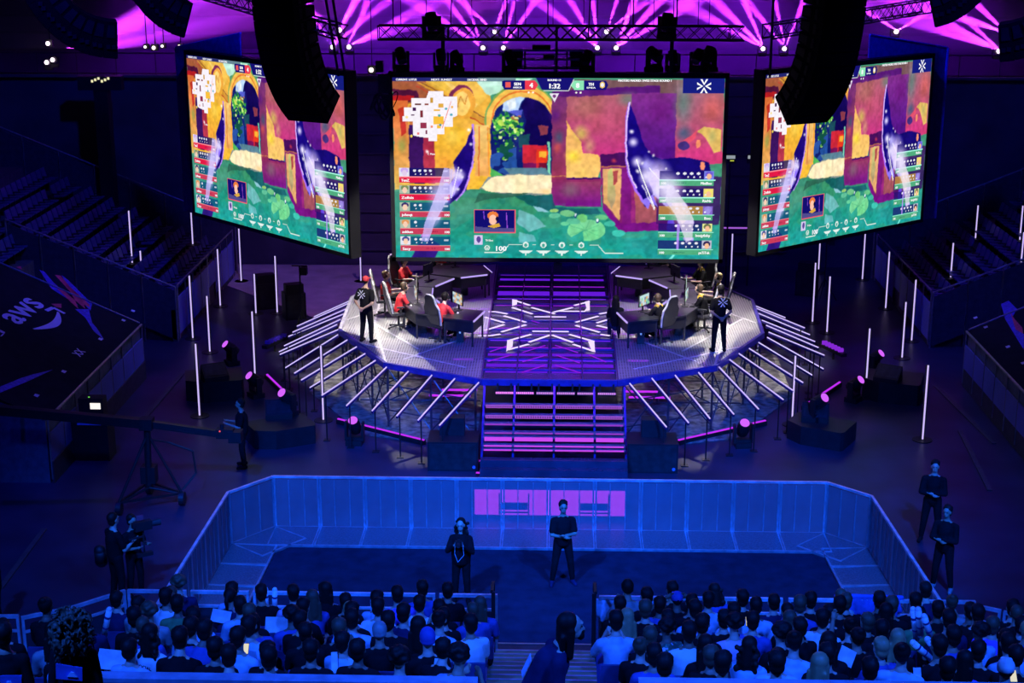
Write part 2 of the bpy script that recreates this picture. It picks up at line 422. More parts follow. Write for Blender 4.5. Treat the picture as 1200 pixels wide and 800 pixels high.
# rim beam
n=len(RIM)
for i in range(n):
    a=RIM[i];b=RIM[(i+1)%n]
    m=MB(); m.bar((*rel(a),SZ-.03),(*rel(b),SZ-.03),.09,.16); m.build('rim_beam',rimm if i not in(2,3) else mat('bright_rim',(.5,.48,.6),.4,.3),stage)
P=[(1.9,37.2),(4.9,38.2),(6.9,41.8),(7.0,46),(5.2,49.5),(1.9,50)]
for s in(-1,1): MB().prism([(x*s,y-43.9) for x,y in (P if s>0 else P[::-1])],0.005,.03).build('added_pale_mat',mat('added_mat_pale',(.22,.21,.18),.8,0,.6,5),stage)  # pale mat added so the cream light patches show on the ground
# beams under the decks (x-grid) and legs
m=MB()
for y in [38.4+.98*i for i in range(12)]:
    hw=1.72 if y<38.9 else 1.75
    m.bar((-1.75,y-43.9,SZ-.02),(1.75,y-43.9,SZ-.02),.03,.04)
m.build('cross_beams',rimm,stage)
m=MB()
for x in(-1.75,-.85,0,.85,1.75): m.bar((x,37.4-43.9,SZ),(x*1.05,50.5-43.9,SZ),.035,.05)
m.build('long_beams',mat('dark_red_blue_beam',(.10,.02,.16),.4,.3),stage)
for s in(-1,1):
    for (x,y) in [(1.9,37.6),(3.1,38.2),(4.3,38.85),(4.85,39.9),(5.4,41),(5.95,42.1),(6.0,44),(6.1,45.7),(5.3,47.6),(4.5,49),(3,41),(4.3,41.5),(3,44),(4.6,44.5),(3,47),(2,49.9)]:
        x*=s; MB().tube((x,y-43.9,0),(x,y-43.9,SZ-.04),.03).box((x,y-43.9,.02),(.15,.15,.04)).build('scaffold_leg',truss_m,stage)
m=MB()
for s in(-1,1):
    P=[(1.9,37.6),(3.1,38.2),(4.3,38.85),(4.85,39.9),(5.4,41),(5.95,42.1),(6.0,44),(6.1,45.7)]
    for a,b in zip(P,P[1:]):
        a3=(a[0]*s,a[1]-43.9);b3=(b[0]*s,b[1]-43.9)
        m.tube((*a3,.15),(*b3,SZ-.15),.018,n=5); m.tube((*a3,SZ-.15),(*b3,.15),.018,n=5); m.tube((*a3,.5),(*b3,.5),.02,n=5); m.tube((*a3,1.2),(*b3,1.2),.02,n=5)
    for y in(40,42,44,46,48):
        m.tube((1.9*s,y-43.9,.4),(5.2*s,y-43.9,.4),.02,n=5); m.tube((1.9*s,y-43.9,1.6),(4.8*s,y-43.9,.2),.018,n=5)
m.build('scaffold_braces',truss_m,stage)
# seams of brighter channel on the gratings
m=MB()
for s in(-1,1):
    for a,b in(((4.35,38.9),(5.1,42.8)),((5.1,42.8),(5.3,46.5)),((2.2,38.5),(5.4,40.8)),((3.9,39.2),(2.3,41.5)),((5.6,43.6),(3.6,40.2)),((4.1,46.2),(5.95,43.2))):
        m.bar((a[0]*s,a[1]-43.9,SZ+.006),(b[0]*s,b[1]-43.9,SZ+.006),.06,.012)
m.build('deck_channel',mat('bright_channel',(.75,.73,.76),.4,.4),stage)
# chevron light strips set in the centre deck (photo segments, both mirrored)
def strip(pts,w,mt,z=SZ+.008,name='chevron_light'):
    m=MB()
    for a,b in zip(pts,pts[1:]):
        a=Vector(a);b=Vector(b); d=(b-a); d.normalize(); q=Vector((-d.y,d.x,0))*(w/2)
        m.prism([(a-q)[:2],(b-q)[:2],(b+q)[:2],(a+q)[:2]],z-.01,z) if False else m.add([Vector((v.x,v.y-43.9,zz)) for zz in(z-.012,z) for v in(a-q,b-q,b+q,a+q)],[(0,3,2,1),(4,5,6,7),(0,1,5,4),(1,2,6,5),(2,3,7,6),(3,0,4,7)])
    return m.build(name,mt,stage)
def zp(u,v): # pixel of the 560,340 6.67x study -> deck
    p=G(560+u/6.667,340+v/6.667,SZ); return (p.x,p.y,0)
SEG=[[(290,80),(405,118)],[(270,135),(425,185)],[(420,135),(600,185)],[(440,207),(690,209)],[(615,163),(840,165)],[(590,172),(740,135)],[(755,118),(870,90)],
[(80,168),(140,168),(230,185)],[(55,210),(205,253)],[(205,200),(375,250)],[(205,268),(50,315)],[(375,270),(185,325)],[(0,355),(100,355),(175,343)],
[(425,320),(710,323)],[(415,345),(235,395)],[(565,350),(400,405)],[(395,422),(235,465)],[(580,350),(740,407)],[(715,345),(905,400)],[(745,422),(910,478)],
[(765,250),(940,203)],[(765,275),(950,328)],[(950,185),(1020,172),(1130,175)],[(930,255),(1040,222)],[(930,275),(1060,305)],[(960,345),(1030,355)]]
for sgm in SEG: strip([zp(*p) for p in sgm],.085,ledw)
for q in ([(268,72),(308,78),(305,110),(268,122)],[(835,92),(872,82),(875,155),(830,165),(850,140)],[(230,390),(275,395),(270,440),(222,478)],[(862,400),(910,400),(915,484),(885,462)]):
    m=MB(); P=[zp(*p) for p in q]; m.prism([(p[0],p[1]-43.9) for p in P][::-1],SZ-.004,SZ+.01); m.build('chevron_light',ledw,stage)
for sgm in ([(350,485),(525,432)],[(605,430),(780,487)],[(350,558),(530,508)],[(615,508),(795,567)],[(345,642),(525,585)],[(605,585),(800,645)],[(80,555),(265,505)],[(95,480),(260,425)],[(870,505),(1000,560)],[(420,238),(480,255)]):
    strip([zp(*p) for p in sgm],.035,ledmd,name='thin_chevron_light')
# violet light bars beneath the centre deck
for i,(y,w_) in enumerate([(38.3,.10),(38.9,.26),(39.35,.05),(39.9,.2),(40.6,.05),(41.3,.04),(41.9,.05),(42.6,.05),(43.4,.09),(44.3,.04),(45.2,.04),(46.0,.05),(46.7,.5),(47.6,.06),(48.5,.3),(49.2,.1)]):
    for s in(-1,1):
        m=MB(); m.bbox(min(.06*s,1.68*s),max(.06*s,1.68*s),y-43.9-w_/2,y-43.9+w_/2,SZ-.05,SZ-.042)
        m.build('deck_light_bar',[ledvd,ledmd,ledv][i%3] if w_<.2 else ledvd,stage)
for s in(-1,1):
    for i,(x0,x1,y) in enumerate([(2.0,2.6,40.2),(1.95,2.9,39.3),(2.1,3.2,38.8),(2.2,2.8,42.2),(1.95,2.5,45.0),(2.0,3.3,47.9)]):
        m=MB(); m.bbox(min(x0*s,x1*s),max(x0*s,x1*s),y-43.9,y-43.9+.06,.9,.94); m.build('under_deck_light',ledp,stage)
tag(stage,'octagonal raised stage of steel grating with glowing white chevrons in its centre deck','stage')
# pale mat added under the scaffold catches the added spots through the grating
# ---- front stairs ----
stairs=empty('stage_stairs',(.13,35.9,0))
for i,(z,y,h) in enumerate([(1.36,.85,.07),(1.17,.6,.07),(1.03,.35,.025),(.89,.1,.025),(.82,-.05,.10),(.66,-.2,.035),(.59,-.3,.035)]):
    m=MB(); m.bbox(-1.76,1.76,y,y+.2,z-.04,z-.01); m.build('tread',mat('tread_grey',(.22,.2,.26),.4,.4),stairs)
    for a,b in((-1.72,-1.04),(-.98,-.03),(.03,.98),(1.04,1.72)):
        if i<4:
            m=MB(); n=16
            for k in range(n): m.bbox(a+(b-a)*k/n,a+(b-a)*(k+.55)/n,y-.012,y,z-h,z-.004)
            m.bbox(a,b,y-.014,y,z-.012,z).bbox(a,b,y-.014,y,z-h-.01,z-h)
            m.build('tread_edge',emis('tread_edge_%d'%(i//2),(.50,.12,.85) if i<2 else (.42,.06,.8),.75),stairs)
        else: MB().bbox(a,b,y-.014,y,z-h,z).build('step_light',emis('step_glow',(.62,.07,.95),.95),stairs)
m=MB()
for x in(-1.78,-1.01,0,1.01,1.78): m.bar((x,-.5,.1),(x,1.4,SZ-.12),.05,.05)
m.build('stringer',rimm,stairs)
MB().bbox(-1.8,1.8,-.62,-.4,0,.42).bbox(-1.8,1.8,-.85,-.62,0,.25).bbox(-1.8,1.8,-1.1,-.85,0,.1).build('bottom_step',deckm,stairs)
tag(stairs,'wide front stairs up to the stage with magenta lit treads','stairs')
# row of bright pixels bars at the stage front
for i in range(6):
    x0=-1.38+i*.52
    t=empty('led_batten',(x0,37.2,SZ-.32))
    MB().bbox(0,.48,0,.1,0,.1).build('housing',blk,t)
    MB().bbox(.05,.09,.02,.06,.1,.29).bbox(.39,.43,.02,.06,.1,.29).build('bracket',blk,t)
    m=MB()
    for k in range(12): m.bbox(.02+k*.038,.045+k*.038,-.012,0,.03,.08)
    m.build('lamps',emis('led_batten_bright',(.95,.25,1),1.3) if i<2 else emis('led_batten_soft',(.75,.3,1),1.),t)
    tag(t,'short lit batten under the stage front edge, %s from the left of six'%ordn(i),'light','battens above the stairs')
for i,(a,b,z) in enumerate([((562,541),(731,546),.08),((558,555),(650,560),.02)]):
    A=G(*a,z);B=G(*b,z); t=empty('floor_light_strip',A)
    m=MB(); m.bar((0,0,.0),B-A,.09,.05); m.build('housing',blk,t); m=MB(); m.bar((0,-.01,.035),B-A+Vector((0,-.01,.035)),.07,.02); m.build('lamp',ledp,t)
    tag(t,['long magenta light strip on the floor at the foot of the stairs','second magenta floor light strip close behind the pit barrier'][i],'light')
# ---- slanted tubes around the rim ----
top1=[(561,448),(535,441),(509,436),(482,431),(456,427),(440,422),(428,414),(418,406),(407,398),(396,392)]
bot1=[(515,498),(490,492),(465,487),(436,481),(406,475),(377,463),(363,454),(353,445),(345,437),(334,431)]
top2=[(396,386),(395,380),(399,374),(402,368),(405,362),(409,355),(413,351)]
bot2=[(328,415),(327,412),(333,405),(338,394),(343,389),(348,382),(368,371)]
tubem=emis('tube_glow',(.62,.5,1.0),1.05)
def slant(top,bot,side,where,i):
    a=G(*top,SZ-.02)
    best=None
    for k in range(40):
        z=.4+k*.03; b=G(*bot,z); L=(Vector((b.x,b.y,z))-a).length
        out=(Vector((b.x,b.y-43.9,0)).length>Vector((a.x,a.y-43.9,0)).length+.8)
        if best is None or (abs(L-2.0)+(0 if out else 3))<best[0]: best=(abs(L-2.0)+(0 if out else 3),b)
    b=best[1]
    t=empty('slanted_light_tube',a)
    MB().bar((0,0,-.05),b-a+Vector((0,0,-.05)),.05,.05).build('housing',mat('tube_back_blue',(.04,.03,.25),.4,.5),t)
    MB().tube((0,0,0),b-a,.017,n=8).build('glowing_tube',tubem,t)
    d=b-a; q=a+d*.93
    MB().tube(d*.93+Vector((0,0,-.05)),d*.93+Vector((0,0,-q.z)),.018,n=6).box(d*.93+Vector((0,0,-q.z+.01)),(.18,.18,.02)).build('leg',blk,t)
    tag(t,'slanted glowing light tube on the %s rim of the stage, %s %s'%(side,ordn(i),where),'light tube','slanted tubes around the stage')
mir=lambda p:(1291-p[0]+(p[1]-380)*.02,p[1]+1.0)
for i,(a,b) in enumerate(zip(top1,bot1)):
    slant(a,b,'left front','from the stairs',i)
topr=[(738,449),(764,443),(790,438),(816,433),(842,429),(855,421),(866,414),(878,408),(889,401),(899,395)]
botr=[(781,500),(807,495),(832,490),(860,485),(889,479),(918,468),(929,457),(941,448),(953,440),(965,432)]
for i,(a,b) in enumerate(zip(topr,botr)):
    slant(a,b,'right front','from the stairs',i)
for i,(a,b) in enumerate(zip(top2,bot2)): slant(a,b,'left','from the front corner',i)
topr2=[(901,389),(898,381),(893,375),(889,367),(884,360),(882,357)]
botr2=[(966,416),(959,407),(955,400),(949,392),(943,384),(920,372)]
for i,(a,b) in enumerate(zip(topr2,botr2)): slant(a,b,'right','from the front corner',i)
# ---- floor batten lights around the stage ----
def batten(p,q,label,z=.12,mt=None):
    a=G(*p,z);b=G(*q,z); t=empty('floor_batten',a)
    MB().bar((0,0,-.05),b-a+Vector((0,0,-.05)),.14,.12).build('housing',blk,t)
    MB().bar((0,-.02,.02),b-a+Vector((0,-.02,.02)),.05,.03).build('lamp',mt or ledp,t); tag(t,label,'light')
batten((396,491),(497,516),'magenta floor batten along the left front of the stage')
batten((313,439),(346,471),'magenta floor batten angled at the left corner of the stage')
batten((795,516),(897,493),'magenta floor batten along the right front of the stage')
batten((942,476),(984,448),'magenta floor batten angled at the right corner of the stage')
for (c,s,lab) in(((322,399),-1,'left'),((977,408),1,'right')):
    t=empty('led_wall_washer',G(*c,.35))
    for k in range(6): 
        MB().box((s*(-.2+.07*k),.45-.16*k,.05),(.16,.12,.1)).build('lamp_cell',mat('washer_violet',(.12,.05,.6),.3) if s<0 else emis('washer_lit',(.32,.03,.9),.7),t)
    MB().bar((s*-.28,.6,-.05),(s*.22,-.6,-.05),.18,.1).build('housing',blk,t)
    MB().box((0,0,-.22),(.06,.06,.26)).build('stand',blk,t)
    tag(t,'tilted multi cell wash light beside the %s rim of the stage'%lab,'light')
# ---- upright tubes ----
def uptube(top,bot,z0,label):
    a=G(*bot,z0)
    # height from the measured top
    d=_ray(*top); tt=((a.x-CX)*_F[0]+a.y*_F[1])/(d[0]*_F[0]+d[1]*_F[1]); h=min(2.6,max(1.2,CH+tt*d[2]-z0))
    if z0==0 and 11.3<abs(a.x)<12.6: a=Vector((math.copysign(11.55,a.x),a.y,0))
    t=empty('upright_light_tube',a)
    MB().bbox(-.045,.045,.025,.06,0.02,h).build('back_profile',blk,t)
    MB().tube((0,0,.04),(0,0,h),.022,n=8).build('glowing_tube',tubem,t)
    MB().tube((0,.03,0),(0,.03,.02),.26,n=20).build('base_plate',blk,t)
    tag(t,label,'light tube','upright light tubes around the stage'); return t
def onslope(p,s):
    # tribune plane point under a photo point
    for k in range(400):
        z=.2+k*.02; g=G(*p,z)
        if abs(g.x)<12: continue
        if ttop(g.x,.9)<=z: return z
    return 3.
L=[((211,323),(215,397),0),((225,257),(226,287),1.9),((231,403),(234,488),0),((242,347),(246,413),0),((249,292),(254,359),0),((278,268),(282,330),0),((297,365),(299,443),0),((323,300),(325,367),0),((298,321),(300,368),0),((376,405),(379,493),0),((420,269),(423,330),0),((165,300),(167,335),1.2)]
L.sort()
uptube((150,247),(155,309),onslope((155,309),-1),'lit tube standing among the left side seats, behind the rising fence')
for i,(a,b,z) in enumerate(L):
    uptube(a,b,z,'upright glowing light tube left of the stage, %s from the left'%ordn(i))
Rr=[((858,274),(856,337),0),((961,285),(959,320),0),((958,308),(952,378),0),((974,324),(969,390),0),((930,417),(928,498),0),((1013,273),(1010,328),0),((1018,385),(1014,466),0),((1044,295),(1039,362),0),((1061,354),(1057,420),0),((1085,328),(1079,400),0),((1090,428),(1081,516),0)]
for i,(a,b,z) in enumerate(Rr):
    uptube(a,b,z,'upright glowing light tube right of the stage, %s from the left'%ordn(i))
for i,(a,b) in enumerate([((1116,293),(1114,326)),((1144,247),(1143,280)),((1197,248),(1195,282)),((1197,281),(1196,315))]):
    uptube(a,b,onslope(b,1),'lit tube standing among the right side seats, %s from the left'%ordn(i))
# ---- risers, moving heads ----
def moving_head(loc,rz,tilt,label,lens=True,sc=1.):
    t=empty('moving_head_light',loc,rz); t.scale=(sc,)*3
    MB().box((0,0,.07),(.42,.36,.14)).build('base',blk,t)
    m=MB().box((-.22,0,.36),(.06,.16,.5)).box((.22,0,.36),(.06,.16,.5)).box((0,0,.17),(.44,.18,.08)); y=m.build('yoke',blk,t)
    R=Matrix.Rotation(tilt,3,'X'); m=MB(); a=R@Vector((0,-.26,0)); b=R@Vector((0,.2,0)); c=Vector((0,0,.5))
    m.tube(c+b,c,.15,.17,14); m.tube(c,c+a,.17,.14,14); h=m.build('head',blk,t)
    if lens: MB().tube(c+a*1.0,c+a*1.04,.125,.12,14).build('lens',emis('lens_magenta',(.62,.12,1.),1.1),h)
    tag(t,label,'stage light','moving lights on the floor'); return t
def riser(c,w,d,h,rz,label,cut=.3):
    g=G(*c,0); m=MB(); P=[(-w/2,-d/2+cut),(-w/2+cut*1.6,-d/2),(w/2-cut*.2,-d/2),(w/2,-d/2+cut*.4),(w/2,d/2),(-w/2,d/2)]
    m.prism(P,0,h); o=m.build('floor_riser',mat('riser_black',(.015,.015,.02),.5),None,g,rz); tag(o,label,'riser'); return o
riser((330,517),1.6,1.1,.5,.5,'black low riser left of the stage front, in front of the floor lights')
riser((252,463),1.6,1.3,.6,.25,'black low riser near the leftmost tall light tubes')
riser((960,516),1.6,1.1,.5,-.5,'black low riser right of the stage front')
riser((1045,465),1.6,1.3,.6,-.3,'black low riser by the right light tubes, with a wedge speaker on it')
def wedge(c,z,rz,label):
    g=G(*c,z); m=MB(); m.add([(-.35,-.22,0),(.35,-.22,0),(.35,.25,0),(-.35,.25,0),(-.35,-.22,.12),(.35,-.22,.12),(.35,.2,.42),(-.35,.2,.42)],[(3,2,1,0),(4,5,6,7),(0,1,5,4),(1,2,6,5),(2,3,7,6),(3,0,4,7)])
    t=empty('wedge_speaker',g,rz); m.build('cabinet',blk,t); MB().slab([(-.3,-.17,.15),(.3,-.17,.15),(.3,.16,.39),(-.3,.16,.39)],.012).build('grille',dgrey,t); tag(t,label,'speaker')
wedge((252,444),.6,.5,'black wedge speaker on the leftmost low riser')
wedge((1040,446),.6,-.5,'black wedge speaker on the riser by the right light tubes')
wedge((327,488),.5,.2,'black wedge speaker on the riser left of the stage front')
wedge((955,492),.5,-.2,'black wedge speaker on the riser right of the stage front')
for (c,z,rz,tl,lab) in [((416,520),0,-.1,-.9,'moving light with lit lens before the left front batten'),((870,523),0,.1,-.9,'moving light with lit lens before the right front batten'),
  ((338,486),.5,-.7,-.7,'moving light with lit lens on the riser left of the stage front'),((300,465),0,-.9,-.75,'moving light with lit lens between the two left risers'),((272,427),0,-1.0,-.75,'moving light with lit lens behind the leftmost riser'),
  ((958,492),.5,.7,-.7,'moving light with lit lens on the riser right of the stage front'),((1000,470),0,.9,-.75,'moving light with lit lens between the two right risers'),((1024,438),0,1.0,-.75,'moving light with lit lens behind the rear right riser')]:
    moving_head(G(*c,z),rz,tl,lab)
# black cases each side of the stairs
for (x,lab) in((-2.36,'left'),(2.56,'right')):
    t=empty('subwoofer_stack',(x,36.05,0))
    MB().box((0,0,.38),(1.25,.9,.76)).build('cabinet',mat('sub_black',(.012,.012,.016),.5),t)
    MB().box((0,-.456,.38),(1.15,.012,.66)).build('grille',dgrey,t)
    MB().box((.05 if x>0 else -.05,.25,.98),(.62,.35,.44)).build('small_cabinet',mat('sub_black',(.012,.012,.016),.5),t)
    MB().tube((.52,-.46,.12),(.52,-.475,.12),.04).build('badge',mat('pale_blue_badge',(.2,.3,.7),.4),t)
    tag(t,'black subwoofer cabinet with a smaller box on top, %s of the stage stairs'%lab,'speaker')
# floor monitors and gear left behind the stage
for (c,z,lab) in [((345,372),0,'dark speaker cabinet standing on the floor left of the stage'),((312,360),0,'large dark speaker cabinet far left of the stage'),((1075-130,345),0,'dark speaker cabinet standing right of the stage')]:
    t=empty('floor_speaker',G(*c,z),.4 if c[0]<600 else -.4)
    MB().box((0,0,.45),(.7,.6,.9)).box((0,-.05,1.05),(.6,.4,.3)).build('cabinet',blk,t); MB().box((0,-.305,.45),(.6,.012,.8)).build('grille',dgrey,t); tag(t,lab,'speaker')
for (c,lab) in(((354,392),'left'),((985-20,352),'right')):
    g=G(*c,0); t=empty('tripod_stand',g)
    m=MB().tube((0,0,.5),(0,0,2.3),.025); m.build('pole',blk,t)
    for k in range(3):
        a=k*2.1; MB().tube((0,0,.8),(.45*math.cos(a),.45*math.sin(a),.0),.018).build('leg',blk,t)
    MB().tube((-.25,0,2.3),(.25,0,2.3),.02).box((.15,-.05,2.15),(.2,.25,.25)).build('crossbar',blk,t); tag(t,'thin black lighting tripod standing %s of the stage'%lab,'stand')
# ---------------- screens ----------------
SW,SH=577,317; X0,X1,Y0p,Y1p=461.,845.,91.,304.
xs=np.linspace(X0,X1,SW)[None,:].repeat(SH,0); ys=np.linspace(Y0p,Y1p,SH)[:,None].repeat(SW,1)
img=np.zeros((SH,SW,3)); 
def inpoly(P):
    c=np.zeros(xs.shape,bool); n=len(P); j=n-1
    for i in range(n):
        xi,yi=P[i];xj,yj=P[j]
        if yi!=yj: c^=((yi>ys)!=(yj>ys))&(xs<(xj-xi)*(ys-yi)/(yj-yi)+xi)
        j=i
    return c
def vnoise(fx,fy,seed):
    r=np.random.RandomState(seed); g=r.rand(fy+2,fx+2)
    u=(xs-X0)/(X1-X0)*fx; v=(ys-Y0p)/(Y1p-Y0p)*fy; i=u.astype(int);k=v.astype(int); a=u-i;b=v-k; a=a*a*(3-2*a); b=b*b*(3-2*b)
    i=np.clip(i,0,fx);k=np.clip(k,0,fy)
    return (g[k,i]*(1-a)+g[k,i+1]*a)*(1-b)+(g[k+1,i]*(1-a)+g[k+1,i+1]*a)*b
def P_(P,c,c2=None,axis='y',al=1.):
    m=inpoly(P) if not isinstance(P,np.ndarray) else P
    c=np.array(c,float)
    if c2 is not None:
        cc=np.array(c2,float); Pq=np.array(P) if not isinstance(P,np.ndarray) else None
        t=((ys-Pq[:,1].min())/(np.ptp(Pq[:,1])+1e-6)) if axis=='y' else ((xs-Pq[:,0].min())/(np.ptp(Pq[:,0])+1e-6))
        t=np.clip(t,0,1)[...,None]; C=c*(1-t)+cc*t; img[m]=(img*(1-al)+C*al)[m]
    else: img[m]=img[m]*(1-al)+c*al
def E_(cx,cy,rx,ry,c,al=1.): P_((((xs-cx)/rx)**2+((ys-cy)/ry)**2)<1,c,al=al)
def RG(cx,cy,rx,ry,c,al=1.,hard=1.):
    d=np.clip(1-np.sqrt(((xs-cx)/rx)**2+((ys-cy)/ry)**2),0,1)**hard; d=d*d*(3-2*d); d=(d*al)[...,None]; img[:]=img*(1-d)+np.array(c,float)*d
def B_(x0,y0,x1,y1,c,al=1.,c2=None,axis='y'): P_([(x0,y0),(x1,y0),(x1,y1),(x0,y1)],c,c2,axis,al)
def Ln(pts,w,c,al=1.):
    for (a,b),(d,e) in zip(pts,pts[1:]):
        L=math.hypot(d-a,e-b)+1e-6; nx,ny=-(e-b)/L*w/2,(d-a)/L*w/2; P_([(a-nx,b-ny),(d-nx,e-ny),(d+nx,e+ny),(a+nx,b+ny)],c,al=al)
xs0,ys0=xs,ys; _w1=vnoise(60,34,21)-.5; _w2=vnoise(60,34,22)-.5; _w3=vnoise(14,9,23)-.5; xs=xs0+_w1*1.6+_w3*1.; ys=ys0+_w2*1.6
B_(X0-9,Y0p-9,X1+9,Y1p+9,(70,150,120)); B_(X0,225,X1,Y1p,(60,140,110),c2=(30,165,165))
# left yellow hall
B_(461,95,575,222,(235,175,70),c2=(250,190,60))
P_([(461,95),(500,95),(512,122),(461,122)],(165,90,60)); P_([(461,104),(489,106),(492,116),(478,120),(462,119)],(80,20,60)); B_(461,112,486,118,(180,30,40))
P_([(461,118),(478,118),(480,222),(461,222)],(225,110,60),(225,185,90)); P_([(467,128),(474,125),(476,155),(470,160)],(190,50,40)); RG(471,170,8,14,(150,160,80),.8)
B_(479,146,496,215,(55,18,90)); B_(496,150,509,215,(165,40,80),c2=(190,60,70)); B_(480,124,498,146,(205,120,60))
P_([(509,140),(545,150),(550,215),(509,222)],(250,190,50),(240,170,70))
for i,(cx,cy,r,c) in enumerate([(530,160,16,(255,215,100)),(520,190,14,(235,150,50)),(545,130,12,(235,160,60)),(512,100,14,(215,170,70))]): RG(cx,cy,r,r,c,.7)
P_([(489,96),(503,98),(575,143),(572,150)],(215,150,55)); Ln([(489,101),(574,150)],1.2,(190,60,40)); Ln([(495,97),(575,141)],1.,(120,70,50))
P_([(504,95),(566,95),(574,112),(556,128)],(240,190,80)); P_([(520,96),(530,98),(560,122),(556,126)],(250,205,110))
P_([(557,92),(625,92),(575,112),(569,110)],(190,235,215)); B_(575,92,602,100,(200,240,225))
E_(541,118,15,19,(120,40,80)); E_(543,121,14,18,(235,165,60)); E_(541,121,9.5,14,(250,205,110)); Ln([(536,126),(540,112),(545,122),(548,112)],1,(200,130,50))
# arch
th=np.arctan2(ys-142,xs-612); rr=np.sqrt(((xs-612)/44)**2+((ys-142)/44)**2)
P_((rr<1)&(ys<146),(130,170,90)); P_((rr<.95)&(ys<146),(250,195,90)); P_((rr<.83)&(rr>.79)&(ys<146),(235,120,50))
B_(556,146,573,206,(248,205,120),c2=(240,170,90)); Ln([(561,148),(561,206)],1.5,(225,110,50)); Ln([(572,148),(573,205)],1.2,(250,150,60))
m_in=((((xs-612)/36)**2+((ys-146)/33)**2<1)&(ys<147))|((xs>575)&(xs<647)&(ys>=146)&(ys<208)); P_(m_in,(18,30,110))
def C_(mask,c,al=1.): P_(mask&m_in,c,al=al)
C_(inpoly([(590,112),(616,110),(609,122),(607,130),(588,132)]),(190,215,255)); C_(inpoly([(594,118),(604,114),(604,126),(596,128)]),(235,245,255))
C_(inpoly([(588,130),(612,128),(610,136),(586,137)]),(80,90,200)); C_(inpoly([(590,136),(610,134),(608,141),(590,142)]),(190,110,70))
n1=vnoise(70,45,3); C_(inpoly([(578,136),(592,128),(600,140),(613,142),(612,152),(604,160),(596,156),(590,152),(580,150)])&(n1>.3),(60,165,60)); C_(inpoly([(580,140),(612,138),(608,155),(590,150)])&(n1>.66),(190,230,90))
for _s,_t,_c in((31,.62,(30,110,60)),(32,.68,(110,200,80)),(33,.74,(220,245,150)),(34,.70,(20,50,110))):
    _n=vnoise(110,64,_s); C_(inpoly([(577,138),(590,128),(612,138),(614,152),(606,166),(600,190),(584,185),(578,160)])&(_n>_t),_c)
C_(inpoly([(580,152),(612,150),(610,180),(600,190),(584,178)])&(n1<.45),(20,80,70)); C_(inpoly([(575,180),(604,172),(606,206),(575,206)])&(n1>.4),(40,80,160))
C_(inpoly([(610,124),(616,112),(640,120),(647,140),(647,170),(610,170),(616,140)]),(20,8,85)); C_(inpoly([(608,158),(620,155),(620,172),(608,172)]),(25,75,90))
C_(inpoly([(612,169),(640,169),(640,206),(612,206)]),(205,40,60)); C_(inpoly([(628,174),(641,174),(641,190),(628,190)]),(240,60,40)); C_(inpoly([(631,176),(639,176),(639,184),(631,184)]),(255,180,60))
C_(inpoly([(631,190),(641,190),(641,206),(631,206)]),(120,20,60)); C_(inpoly([(612,190),(628,190),(628,206),(612,206)]),(120,20,90)); C_(inpoly([(641,165),(644,165),(645,206),(642,206)]),(130,210,180))
C_(inpoly([(630,146),(641,146),(641,156),(632,158)]),(140,60,80)); C_(inpoly([(575,196),(592,206),(575,207)]),(80,180,90))
C_(inpoly([(590,196),(640,196),(646,206),(600,207)]),(90,130,150))
# sand path
P_([(560,222),(572,207),(600,203),(647,203),(647,227),(600,229),(570,226)],(140,150,150)); P_([(563,219),(576,207),(605,204),(647,204),(647,226),(600,226),(570,224)],(255,235,190)); RG(640,224,14,6,(240,200,130),.8)
# middle pillar and red wall
B_(646,108,663,242,(110,45,110),c2=(175,60,90)); RG(650,135,10,12,(90,25,130),.7); RG(654,160,9,12,(70,80,110),.9); RG(653,172,7,10,(220,90,90),.8); B_(646,205,663,206,(210,130,90))
B_(663,93,790,200,(165,105,100),c2=(200,40,130)); B_(663,93,845,108,(120,85,90)); P_([(646,106),(771,99),(771,108),(663,113),(646,112)],(88,25,120)); 
RG(700,140,50,30,(205,90,120),.5); RG(685,125,30,20,(185,120,110),.6); RG(735,115,20,12,(120,125,120),.9)
P_([(663,140),(668,150),(680,165),(683,178),(700,180),(706,186),(700,212),(663,212)],(240,175,90),(245,200,110)); RG(680,155,14,14,(215,200,90),.8); RG(672,182,14,12,(250,220,60),.9); RG(690,170,10,16,(215,170,120),.7)
B_(738,108,791,195,(125,45,135),c2=(75,15,135)); RG(770,130,26,20,(115,25,130),.6)
B_(790,93,845,190,(150,110,115),c2=(215,60,120)); RG(798,120,16,40,(100,125,125),.85); RG(800,155,14,14,(60,95,130),.8); RG(832,125,22,30,(220,100,95),.7); RG(815,180,34,18,(205,50,125),.7)
P_([(814,152),(822,146),(843,150),(843,175),(835,177),(828,165),(820,155)],(225,195,95),al=.9); RG(832,158,8,12,(190,190,110),.7); P_([(792,168),(806,158),(816,150),(812,160),(800,172),(794,176)],(225,80,110)); E_(800,169,7,5,(65,45,120))
B_(646,208,704,242,(145,45,95),c2=(120,30,130)); P_([(663,212),(703,212),(703,240),(663,240)],(150,60,100),(120,20,135)); RG(668,222,18,14,(120,110,110),.6); B_(663,207,703,209,(60,10,100))
